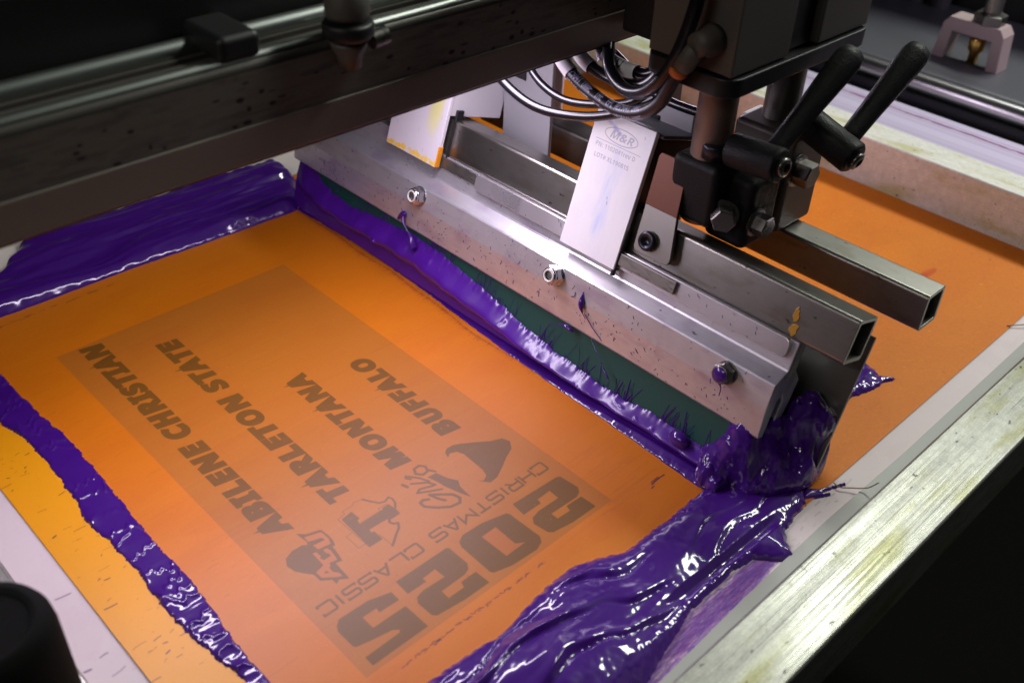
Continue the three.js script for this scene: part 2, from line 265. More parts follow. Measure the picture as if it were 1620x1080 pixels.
  const em = (map, roughness = 0.46, specularIntensity = 1) => phys({ map, roughness, specularIntensity, bumpMap: grain, bumpScale: 0.00004 });
  mesh('emulsion', sheetXZ(ex0, ex1, fz0, fz1, 0.0012), em(emulsionPaint(fz0, fz1, E, true)), screen).userData.label = 'orange emulsion with brown stencil lettering';
  mesh('emulsion', sheetXZ(ex0, ex1, -0.66, fz0, 0.0012), em(emulsionPaint(-0.66, fz0, 1400, false), 0.55, 0.5), screen);

  // stained aluminium frame bars
  const barTex = (seed, stain, base = 0.55, n = 2048, m = 128) => dataTex(n, m, (u, v) => {
    const L = u * 24, W = v, st = sstep(-0.12, 0.45, fbm(L * 0.55, W * 2.6, seed, 5) + 0.10 - Math.abs(W - 0.35) * 0.6) * stain;
    const scr = 0.022 * nz(L * 1.6, W * 80, seed + 2) + 0.02 * nz(L * 0.5, W * 30, seed + 5) + 0.05 * nz(L * 20, W * 40, seed + 7) + 0.05 * fbm(L * 3, W * 7, seed + 21, 3), dirt = sstep(0.34, 0.5, fbm(L * 5, W * 9, seed + 9, 4));
    const b = base + scr + 0.06 * fbm(L * 6, W * 8, seed + 3, 3);
    return [clamp01(lerp(b, base * 0.855 + scr, st) - dirt * 0.3), clamp01(lerp(b * 1.0, base * 0.845 + scr, st) - dirt * 0.3), clamp01(lerp(b * 0.95, base * 0.60 + scr, st) - dirt * 0.26)];
  }, true);
  const alu = (map) => std({ map, metalness: 0.6, roughness: 0.8, roughnessMap: brushed, bumpMap: brushed, bumpScale: 0.00008 });
  const bar = (len, wide, y0, y1, mat) => { const g = new RoundedBoxGeometry(len, y1 - y0, wide, 3, 0.0022); return [g, mat]; };
  const put = (name, len, wide, y0, y1, mat, x, z, turn) => { const [g, m] = bar(len, wide, y0, y1, mat); const o = mesh(name, g, m, screen); o.position.set(x, (y0 + y1) / 2, z); o.rotation.y = turn; return o; };
  put('frame_bar', 0.93, 0.0425, -0.012, 0.040, alu(barTex(3, 0.95)), 0.3508, -0.21, Math.PI / 2).userData.label = 'bright frame bar with greenish yellow stains';
  put('frame_bar', 0.695, 0.0425, -0.012, 0.052, Object.assign(alu(barTex(8, 0.8, 0.86)), { metalness: 0.05 }), -0.019, -0.682, 0).userData.label = 'yellow stained frame bar at the far end';
  put('frame_bar', 0.695, 0.0425, -0.012, 0.040, alu(barTex(12, 0.12)), -0.019, 0.2475, 0);
  put('frame_bar', 0.93, 0.0425, -0.012, 0.040, alu(barTex(15, 0.5)), -0.440, -0.21, Math.PI / 2);
  // grey strip of adhesive along the inside of the right bar
  const sg = new THREE.Shape([[-0.665, 0.3055], [-0.5, 0.3075], [-0.3, 0.3085], [-0.2, 0.3070], [-0.1, 0.3085], [0.0, 0.3120], [0.23, 0.3180], [0.23, 0.3305], [-0.665, 0.3305]].map(([z, x]) => new THREE.Vector2(x, -z)));
  mesh('adhesive_strip', new THREE.ExtrudeGeometry(sg, { depth: 0.0014, bevelEnabled: false }).rotateX(-Math.PI / 2).translate(0, 0.0004, 0), std({ color: lin(0.30, 0.31, 0.28), roughness: 0.45 }), screen);
}

// ---------------------------------------------------------------- ink: relief built over an outline
function polyDist(poly, x, z) {
  let best = 1e9, inside = false;
  for (let i = 0, j = poly.length - 1; i < poly.length; j = i++) {
    const [ax, az] = poly[j], [bx, bz] = poly[i], dx = bx - ax, dz = bz - az;
    const t = Math.min(1, Math.max(0, ((x - ax) * dx + (z - az) * dz) / (dx * dx + dz * dz)));
    best = Math.min(best, Math.hypot(x - ax - t * dx, z - az - t * dz));
    if ((az > z) !== (bz > z) && x < (bx - ax) * (z - az) / (bz - az) + ax) inside = !inside;
  }
  return inside ? best : -best;
}
function relief(poly, cell, height) {
  let x0 = 1e9, x1 = -1e9, z0 = 1e9, z1 = -1e9; for (const [x, z] of poly) { x0 = Math.min(x0, x); x1 = Math.max(x1, x); z0 = Math.min(z0, z); z1 = Math.max(z1, z); }
  const pad = 0.007; x0 -= pad; x1 += pad; z0 -= pad; z1 += pad;
  const nx = Math.ceil((x1 - x0) / cell), nzn = Math.ceil((z1 - z0) / cell), H = new Float32Array((nx + 1) * (nzn + 1));
  for (let j = 0; j <= nzn; j++) for (let i = 0; i <= nx; i++) { const x = x0 + i * cell, z = z0 + j * cell; H[j * (nx + 1) + i] = height(x, z, polyDist(poly, x, z)); }
  const map = new Int32Array(H.length).fill(-1), pos = [], idx = [];
  const vert = (i, j) => { const k = j * (nx + 1) + i; if (map[k] < 0) { map[k] = pos.length / 3; pos.push(x0 + i * cell, Math.max(-0.001, H[k]), z0 + j * cell); } return map[k]; };
  for (let j = 0; j < nzn; j++) for (let i = 0; i < nx; i++) {
    const k = j * (nx + 1) + i; if (Math.max(H[k], H[k + 1], H[k + nx + 1], H[k + nx + 2]) <= 0) continue;
    const a = vert(i, j), b = vert(i, j + 1), c = vert(i + 1, j + 1), d = vert(i + 1, j); idx.push(a, b, c, a, c, d);
  }
  const g = new THREE.BufferGeometry(); g.setAttribute('position', new THREE.Float32BufferAttribute(pos, 3)); g.setIndex(idx); g.computeVertexNormals(); return g;
}
const ridge = (n) => 1 - Math.abs(n) * 2;
const Y0 = 0.0012;
// bank of ink pushed up beside the print arm
tag(mesh('ink_bank', relief([[-0.30, 0.20], [-0.337, 0.092], [-0.366, 0.063], [-0.383, 0.048], [-0.378, 0.017], [-0.370, -0.04], [-0.376, -0.114], [-0.366, -0.21], [-0.33, -0.208], [-0.285, -0.185], [-0.2705, -0.169], [-0.2724, -0.0872], [-0.2766, 0.005], [-0.2761, 0.0625], [-0.2765, 0.1156], [-0.278, 0.20]], 0.0011, (x, z, d) => {
  const e = d + 0.0004 * nz(x * 160, z * 160, 1) + (x < -0.32 ? 0.004 * nz(x * 90, z * 90, 5) : 0.0004 * nz(z * 80, 2));
  if (e < 0) return e; const s = x * 1.0, w = 0.006 * nz(x * 20, z * 9, 2);
  const rib = 0.0016 * nz((s + w) * 75, z * 7, 3) + 0.0008 * nz((s + w) * 240, z * 16, 6) * sstep(-0.1, 0.3, nz(x * 30, z * 9, 21)) + 0.0018 * nz(x * 40, z * 10, 9) + 0.00025 * nz(x * 260, z * 60, 12);
  return Y0 + (0.0090 * (1 - Math.exp(-e / 0.006)) + (rib * 1.5 + 0.0050 * fbm((x + w) * 30, z * 11, 33, 2) + 0.0016 * ridge(nz((x + 2 * w) * 60, z * 10, 37))) * sstep(0.0005, 0.010, e)) + 0.004 * sstep(-0.30, -0.35, x) * sstep(0, 0.01, e);
}), M.ink), 'long bank of glossy purple ink with streaks beside the print arm', 'ink', undefined);
// ridge of ink left where the stroke ends
tag(mesh('ink_ridge', relief([[-0.36, 0.152], [-0.30, 0.149], [-0.1997, 0.1465], [-0.139, 0.1440], [-0.1077, 0.1403], [-0.0401, 0.1408], [0.0181, 0.1435], [0.0689, 0.1419], [0.1147, 0.1465], [0.1500, 0.1475], [0.21, 0.149], [0.21, 0.153], [0.1560, 0.1550], [0.1214, 0.1600], [0.0827, 0.1624], [0.0247, 0.1606], [-0.016, 0.1658], [-0.0567, 0.1600], [-0.1251, 0.1605], [-0.1499, 0.1672], [-0.22, 0.166], [-0.36, 0.166]], 0.0008, (x, z, d) => {
  const front = z > 0.153, j = front ? 0.0030 * fbm(x * 110, 4, 1, 4) + 0.0005 * nz(x * 480, z * 90, 3) : 0.0030 * fbm(x * 75, 1, 7, 4) + 0.0007 * nz(x * 420, z * 40, 9) * sstep(-0.2, 0.3, nz(x * 30, 9));
  const e = d + j + 0.0014; if (e < 0) return e;
  const seam = ridge(nz(x * 62 + 0.6 * nz(z * 200, x * 20), z * 14, 4)); const fine = nz(x * 300, z * 60, 8), wet = sstep(0.02, 0.12, x);
  return Y0 + 0.0011 * (1 - Math.exp(-e / 0.0012)) + sstep(0, 0.002, e) * (0.0012 * Math.pow(Math.max(0, seam), 9) + (0.00005 + 0.00030 * wet) * fine + 0.0007 * nz(x * 50, z * 50, 2) + 0.0010 * wet * Math.max(0, nz(x * 110, z * 110, 6))) + 0.0010 * sstep(0.157, 0.161, z) * Math.max(0, 0.4 + nz(x * 90, 6));
}), M.ink), 'narrow jagged ridge of purple ink across the orange emulsion', 'ink');
// thick folded heap at the squeegee end
tag(mesh('ink_heap', relief([[0.2215, 0.16], [0.2222, 0.0839], [0.2236, 0.0541], [0.2268, 0.0242], [0.2200, -0.010], [0.2190, -0.0392], [0.2277, -0.0651], [0.2335, -0.0739], [0.2340, -0.122], [0.2330, -0.156], [0.232, -0.190], [0.2480, -0.222], [0.2654, -0.228], [0.2790, -0.214], [0.2893, -0.202], [0.2900, -0.186], [0.2930, -0.170], [0.3088, -0.156], [0.3075, -0.148], [0.2995, -0.1400], [0.2925, -0.1340], [0.2900, -0.1146], [0.2915, -0.0694], [0.2975, -0.0451], [0.3050, -0.0157], [0.3090, 0.05], [0.306, 0.16]], 0.0011, (x, z, d) => {
  const e = d + 0.0011 * nz(x * 220, z * 220, 1) + 0.0012 * nz(x * 60, z * 60, 2); if (e < 0) return e;
  const front = sstep(-0.13, 0.0, z), wx = 0.013 * nz(x * 16, z * 13, 3) + 0.005 * nz(x * 40, z * 30, 13), wz = 0.010 * nz(x * 18, z * 14, 6);
  const u = (x + wx) * 50 + 0.9 * nz(x * 34, z * 9, 5) + 0.22 * nz(x * 60, z * 34, 25), f = u - Math.floor(u), ledge = Math.pow(f, 0.8) * sstep(1, 0.80, f);   // overlapping folds, steep on one side
  const hold = 0.10 + 0.95 * sstep(-0.2, 0.3, nz(x * 24 + 7 * Math.floor(u), z * 20, 17));
  const lump = fbm((x + wx) * 26, (z + wz) * 12, 5, 2), drag = nz((x + wx) * 190, (z + wz) * 12, 8), amp = lerp(0.30, 1, front);
  const gully = sstep(0.006, 0.0, Math.abs(x - 0.2835 + 0.02 * (z + 0.1))) * sstep(-0.19, -0.15, z) * sstep(-0.04, -0.08, z);
  const plateau = lerp(0.0055, 0.0070, front) * (1 - Math.exp(-e / 0.0045)) + lerp(0.001, 0.005, front) * sstep(0.004, 0.035, e);
  return Y0 + (plateau + sstep(0.0, 0.010, e) * (0.0050 * (ledge - 0.4) * hold * amp + 0.0060 * lump * amp + 0.0014 * Math.max(0, nz(x * 70, z * 38, 61)) * amp + 0.0003 * drag)) * (1 - 0.75 * gully);
}), M.ink), 'thick glossy heap of folded purple ink beside the frame bar', 'ink');
// torn flap of ink behind the squeegee
tag(mesh('ink_patch', relief([[0.19, -0.36], [0.2159, -0.3720], [0.2326, -0.3775], [0.2490, -0.372], [0.2605, -0.378], [0.2560, -0.362], [0.2545, -0.345], [0.2480, -0.325], [0.2525, -0.30], [0.2600, -0.274], [0.262, -0.255], [0.24, -0.24], [0.21, -0.25], [0.20, -0.31]], 0.0010, (x, z, d) => {
  const e = d + 0.0016 * nz(x * 180, z * 70, 1) + 0.001 * nz(x * 420, z * 200, 3); if (e < 0) return e;
  return Y0 + 0.0045 * (1 - Math.exp(-e / 0.003)) + sstep(0, 0.004, e) * (0.0022 * nz(x * 120, z * 30, 2) + 0.0008 * nz(x * 300, z * 160, 5));
}), M.ink), 'torn patch of purple ink on the orange behind the squeegee', 'ink');
// ragged splatter ends at the heap
tag(mesh('ink_splash', relief([[0.280, -0.2150], [0.2870, -0.2200], [0.2905, -0.2270], [0.2960, -0.2400], [0.2915, -0.2290], [0.2890, -0.2190], [0.2945, -0.2230], [0.2890, -0.2120], [0.2850, -0.2050]], 0.0006, (x, z, d) => { const e = d + 0.0008 + 0.0005 * nz(x * 400, z * 400); return e < 0 ? e : Y0 + 0.0016 * (1 - Math.exp(-e / 0.001)); }), M.ink), 'small spiky splash of purple ink on the orange emulsion', 'ink');

// ---------------------------------------------------------------- the squeegee, tilted back
const TILT = 17.5 * Math.PI / 180;
const squeegee = thing('squeegee', 'long aluminium squeegee holder with a dark green blade on a square tube', 'squeegee', [0, 0, -0.178]);
squeegee.rotation.x = -TILT;                                     // local y runs up along the blade, local z out of its front
{
  const q = squeegee, XA = -0.286, XB = 0.2523;
  mesh('blade', rbox(XA + 0.006, XB - 0.012, 0.0010, 0.075, -0.0045, 0.0045, 0.0008), M.rubber, q).userData.label = 'dark green rubber blade';
  const holder = std({ color: lin(0.68, 0.67, 0.71), map: holderWear, metalness: 0.62, roughness: 0.62, roughnessMap: smudge });
  mesh('front_jaw', alongX(secZY([[0.0046, 0.0475], [0.0098, 0.0475], [0.0108, 0.0486], [0.0152, 0.0708], [0.0160, 0.0878], [0.0154, 0.0888], [0.0056, 0.0968], [0.0050, 0.0985], [0.0050, 0.118], [0.0008, 0.118], [0.0008, 0.080], [0.0046, 0.074]]), XA, XB, 0.0005), holder, q);
  mesh('back_jaw', alongX(secZY([[-0.0046, 0.0475], [-0.0098, 0.0475], [-0.0108, 0.0486], [-0.0152, 0.0708], [-0.0160, 0.0878], [-0.0056, 0.0968], [-0.0050, 0.118], [0.0002, 0.118], [0.0002, 0.080], [-0.0046, 0.074]]), XA, XB, 0.0005), holder, q);
  // raised clamp strip with round ends, and the bare steel flat beside it
  const strip = new THREE.Shape(); roundRect(strip, -0.052, 0.1062, 0.2475, 0.1185, 0.0045);
  mesh('clamp_strip', new THREE.ExtrudeGeometry(strip, { depth: 0.0035, bevelEnabled: true, bevelSize: 0.0005, bevelThickness: 0.0005, bevelSegments: 2, curveSegments: 8 }).translate(0, 0, 0.0053), M.anodised, q);
  mesh('steel_flat', rbox(-0.150, -0.0535, 0.1085, 0.1175, 0.0052, 0.0075, 0.0006), M.steel, q);
  mesh('steel_flat', rbox(0.1045, 0.156, 0.1088, 0.1182, 0.0098, 0.0124, 0.0006), M.steel, q);
  // lock nuts on the holder
  for (const [x, turn, full] of [[-0.103, 0.2, 0], [0.0582, 0.5, 0], [0.2172, 0.1, 1]]) {
    const y = 0.0802, n = mesh('lock_nut', hexPrism(V(0, 0, 0), V(0, 0, 1), 0.0135, 0.0068).rotateZ(turn), full ? M.darkSteel : M.zinc, q); n.position.set(x, y, 0.0168);
    mesh('nut_collar', turned(V(0, 0, 0.0066), V(0, 0, 1), [[0.0066, 0], [0.0066, 0.0016], [0.0058, 0.0026], [0.0050, 0.0026], [0.0044, 0.0018]]), full ? M.darkSteel : M.zinc, n);
    mesh('nylon_ring', new THREE.TorusGeometry(0.0044, 0.0009, 8, 28).translate(0, 0, 0.0088), full ? M.ink : M.nylon, n);
    mesh('bolt_end', full ? new THREE.SphereGeometry(0.0050, 18, 10).scale(1, 1, 0.35).translate(0, 0, 0.0088) : turned(V(0, 0, 0.0045), V(0, 0, 1), [[0.0037, 0], [0.0037, 0.0025], [0.0031, 0.0033], [0, 0.0033]]), full ? M.ink : M.steel, n);
    mesh('washer', turned(V(0, 0, -0.0008), V(0, 0, 1), [[0.0, 0], [0.0082, 0], [0.0082, 0.0010], [0, 0.0010]]), full ? M.darkSteel : M.zinc, n);
    if (full) mesh('ink_string', tube([[0.001, -0.004, 0.0088], [0.0018, -0.010, 0.004], [0.0012, -0.017, 0.0008]], 0.0004, 20, 6), M.inkDry, n);
  }
  // square tube lying on the holder
  const sq = new THREE.Shape(); roundRect(sq, -0.0045, 0.1188, 0.0215, 0.1495, 0.0025); sq.holes.push(roundRect(new THREE.Path(), -0.0022, 0.1211, 0.0192, 0.1472, 0.0014));
  mesh('square_tube', alongX(sq, -0.165, 0.283, 0.0003), M.tubeSteel, q).userData.label = 'hollow square steel tube with a yellow ink smear';
  const dab = (x, y, w, h, seed) => { const r = rng(seed), n = 16, s = new THREE.Shape(); for (let i = 0; i < n; i++) { const a = i / n * Math.PI * 2, k = 0.6 + r() * 0.6; const px = x + Math.cos(a) * w * k, py = y + Math.sin(a) * h * k; i ? s.lineTo(px, py) : s.moveTo(px, py); } return new THREE.ExtrudeGeometry(s, { depth: 0.0004, bevelEnabled: true, bevelSize: 0.0004, bevelThickness: 0.0003, bevelSegments: 2 }).translate(0, 0, 0.0046); };
  const mustard = std({ color: lin(0.42, 0.21, 0.015), roughness: 0.4 });
  mesh('ink_dab', dab(0.2425, 0.1345, 0.0022, 0.0052, 3), mustard, q); mesh('ink_dab', dab(0.2445, 0.1245, 0.0032, 0.0042, 7), mustard, q);

  // white mounting plates
  const plateArt = canvasTex(540, 1030, (c, w, h) => {
    const r = rng(9); c.fillStyle = 'rgb(226,225,230)'; c.fillRect(0, 0, w, h);
    for (let i = 0; i < 220; i++) { c.fillStyle = r() < 0.6 ? `rgba(196,200,226,${r() * 0.05})` : `rgba(240,236,214,${r() * 0.06})`; c.beginPath(); c.ellipse(r() * w, r() * h, 10 + r() * 60, 20 + r() * 130, (r() - 0.5) * 0.5, 0, 7); c.fill(); }
    for (let i = 0; i < 90; i++) { c.fillStyle = `rgba(140,170,240,${0.01 + r() * 0.04})`; c.beginPath(); c.ellipse(270 + (r() + r() - 1) * 60 + (i % 9) * 3, 560 + (r() - 0.5) * 620, 5 + r() * 22, 40 + r() * 90, 0.06, 0, 7); c.fill(); }
    for (let i = 0; i < 40; i++) { c.fillStyle = `rgba(110,100,190,${0.02 + r() * 0.05})`; c.beginPath(); const t = r(); c.ellipse(60 + t * 230, 20 + t * 110, 10 + r() * 30, 8 + r() * 16, 0.5, 0, 7); c.fill(); }
    c.strokeStyle = c.fillStyle = 'rgba(130,132,150,0.55)'; c.lineWidth = 7; c.beginPath(); c.ellipse(268, 130, 152, 54, 0, 0, 7); c.stroke();
    c.font = 'italic bold 78px sans-serif'; c.textAlign = 'center'; c.save(); c.translate(268, 158); c.scale(1.25, 1); c.fillText('M&R', 0, 0); c.restore();
    c.fillStyle = 'rgba(136,138,154,0.55)'; c.fillRect(52, 196, 420, 5); c.textAlign = 'left'; c.font = 'bold 47px sans-serif';
    c.save(); c.translate(60, 250); c.scale(0.97, 1); c.fillText('PN: 1102041rev D', 0, 0); c.restore(); c.save(); c.translate(74, 328); c.scale(0.98, 1); c.fillText('LOT# XL190815', 0, 0); c.restore();
    c.strokeStyle = 'rgba(40,30,50,0.8)'; c.lineWidth = 3; for (const [a, b] of [[300, 560], [310, 590], [460, 60]]) { c.beginPath(); c.moveTo(a, b); c.lineTo(a + 6, b + 18 + r() * 20); c.stroke(); }
  });
  const bracket = new THREE.Group(); bracket.name = 'mount_bracket'; q.add(bracket); bracket.userData.label = 'white plate with printed oval and numbers on a black bracket';
  mesh('body', rbox(0.0505, 0.1035, 0.1025, 0.2030, -0.046, 0.0101, 0.002), M.blackPaint, bracket);
  mesh('edge_strip', rod(V(0.1030, 0.1000, 0.0118), V(0.1046, 0.135, 0.0118), 0.0018), M.blackPlastic, bracket);
  { const g = new THREE.PlaneGeometry(0.0535, 0.1028).translate(0.07715, 0.1562, 0.01445); mesh('plate', rbox(0.0500, 0.1043, 0.1045, 0.2078, 0.0102, 0.0142, 0.0006), M.whitePaint, bracket); mesh('printed_face', g, std({ map: plateArt, roughness: 0.5 }), bracket); }
  mesh('top_cap', rbox(0.0490, 0.1080, 0.2036, 0.2066, -0.050, 0.0100, 0.0014), M.slate, bracket);
  const leftArt = canvasTex(512, 512, (c, w, h) => {
    const r = rng(19); c.fillStyle = 'rgb(216,214,222)'; c.fillRect(0, 0, w, h);
    for (let i = 0; i < 160; i++) { const t = r(); c.fillStyle = `rgba(222,222,${120 + r() * 40},${0.02 + r() * 0.06})`; c.beginPath(); c.ellipse(410 + (r() - 0.5) * 90, 120 + t * 260, 12 + r() * 34, 30 + r() * 60, 0.05, 0, 7); c.fill(); }
    for (let i = 0; i < 60; i++) { c.fillStyle = `rgba(250,190,20,${0.1 + r() * 0.35})`; const t = r(); c.beginPath(); c.ellipse(t * w, h - 4 - r() * 12, 8 + r() * 20, 3 + r() * 8, 0, 0, 7); c.fill(); }
    for (let i = 0; i < 12; i++) { c.strokeStyle = 'rgba(60,50,80,0.4)'; c.lineWidth = 2; const a = r() * w, b = r() * h; c.beginPath(); c.moveTo(a, b); c.lineTo(a + 4, b + 14); c.stroke(); }
  });
  const bl = new THREE.Group(); bl.name = 'mount_bracket'; q.add(bl); bl.userData.label = 'white plate with yellow and orange ink stains';
  mesh('plate', rbox(-0.1600, -0.0955, 0.1080, 0.2350, 0.0102, 0.0142, 0.0006), M.whitePaint, bl);
  mesh('stained_face', new THREE.PlaneGeometry(0.0637, 0.1262).translate(-0.12775, 0.1715, 0.01445), std({ map: leftArt, roughness: 0.5 }), bl);
  mesh('side_wall', rbox(-0.1000, -0.0962, 0.1520, 0.235, -0.050, 0.0101, 0.0008), M.whitePaint, bl);
  mesh('ink_edge', rbox(-0.0966, -0.0950, 0.1082, 0.1260, 0.0096, 0.0146, 0.0006), std({ color: lin(0.78, 0.30, 0.01), roughness: 0.4 }), bl);
  mesh('body', rbox(-0.1580, -0.1005, 0.1525, 0.2345, -0.050, 0.0101, 0.001), M.greyPaint, bl);
  mesh('gasket', rbox(-0.0948, -0.0925, 0.1170, 0.1580, -0.002, 0.0058, 0.0006), M.blackPlastic, bl);

  // latch plate with reflected orange painted on its upper half and a black socket screw
  const latch = new THREE.Group(); latch.name = 'latch_plate'; q.add(latch);
  const ls = new THREE.Shape(); ls.moveTo(0.1180, 0.1255); ls.lineTo(0.1400, 0.1255); ls.quadraticCurveTo(0.1455, 0.1255, 0.1450, 0.1310); ls.lineTo(0.1395, 0.1588); ls.lineTo(0.1125, 0.1588); ls.lineTo(0.1135, 0.1300); ls.quadraticCurveTo(0.1135, 0.1255, 0.1180, 0.1255);
  mesh('lower_plate', new THREE.ExtrudeGeometry(ls, { depth: 0.002, bevelEnabled: true, bevelSize: 0.0004, bevelThickness: 0.0004, bevelSegments: 2 }).translate(0, 0, 0.0105), M.steel, latch);
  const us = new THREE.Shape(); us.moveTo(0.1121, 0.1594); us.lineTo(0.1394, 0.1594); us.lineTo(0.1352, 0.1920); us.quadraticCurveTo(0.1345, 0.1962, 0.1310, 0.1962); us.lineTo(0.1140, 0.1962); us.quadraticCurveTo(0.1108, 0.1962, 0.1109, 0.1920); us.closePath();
  mesh('upper_plate', new THREE.ExtrudeGeometry(us, { depth: 0.002, bevelEnabled: true, bevelSize: 0.0004, bevelThickness: 0.0004, bevelSegments: 2 }).translate(0, 0, 0.0105), M.reflectedOrange, latch);
  const sc = mesh('socket_screw', turned(V(0.1247, 0.1362, 0.0128), V(0, 0, 1), [[0, 0], [0.0072, 0], [0.0072, 0.0035], [0.0062, 0.0052], [0.0034, 0.0052], [0.0030, 0.0020], [0, 0.0020]]).translate(0, 0, 0), M.blackOxide, latch);
  sc.geometry = turned(V(0.1247, 0.1362, 0.0128), V(0.1247, 0.1362, 1), [[0, 0], [0.0072, 0], [0.0072, 0.0035], [0.0062, 0.0052], [0.0034, 0.0052], [0.0030, 0.0020], [0, 0.0020]]);

  // flecks and hair-thin strings of ink on the holder face
  const r = rng(44), fl = [];
  const face = (y) => y < 0.0708 ? lerp(0.0108, 0.0152, (y - 0.0486) / 0.0222) : y < 0.0878 ? lerp(0.0152, 0.0160, (y - 0.0708) / 0.017) : lerp(0.0160, 0.0056, (y - 0.0878) / 0.009);
  for (let i = 0; i < 250; i++) {
    const x = lerp(-0.275, 0.235, Math.pow(r(), 1.15)), y = i < 175 ? lerp(0.050, 0.0705, Math.pow(r(), 0.8)) : lerp(0.0715, 0.095, r()), L = 0.0006 + r() * r() * 0.0042, a = -1.57 + (r() - 0.5) * 1.5, b = (r() - 0.5) * 1.4;
    const p = [0, 0.5, 1].map((t) => { const px = x + Math.cos(a + b * t) * L * t, py = Math.max(0.0488, y + Math.sin(a + b * t) * L * t); return [px, py, face(py) + 0.0006]; });
    fl.push(tube(p, 0.00018 + r() * r() * 0.00026, 6, 5));
  }
  for (let i = 0; i < 26; i++) { const x = lerp(-0.04, 0.24, r()), y = lerp(0.1068, 0.118, r()), a = -1.3 + r(), L = 0.001 + r() * 0.003; fl.push(tube([[x, y, 0.0095], [x + Math.cos(a) * L * 0.5, y + Math.sin(a) * L * 0.6, 0.0096], [x + Math.cos(a) * L, y + Math.sin(a) * L, 0.0095]], 0.00015, 6, 5)); }
  const flecks = mesh('ink_flecks', mergeGeometries(fl), M.inkDry, q); flecks.userData.kind = 'stuff';
}

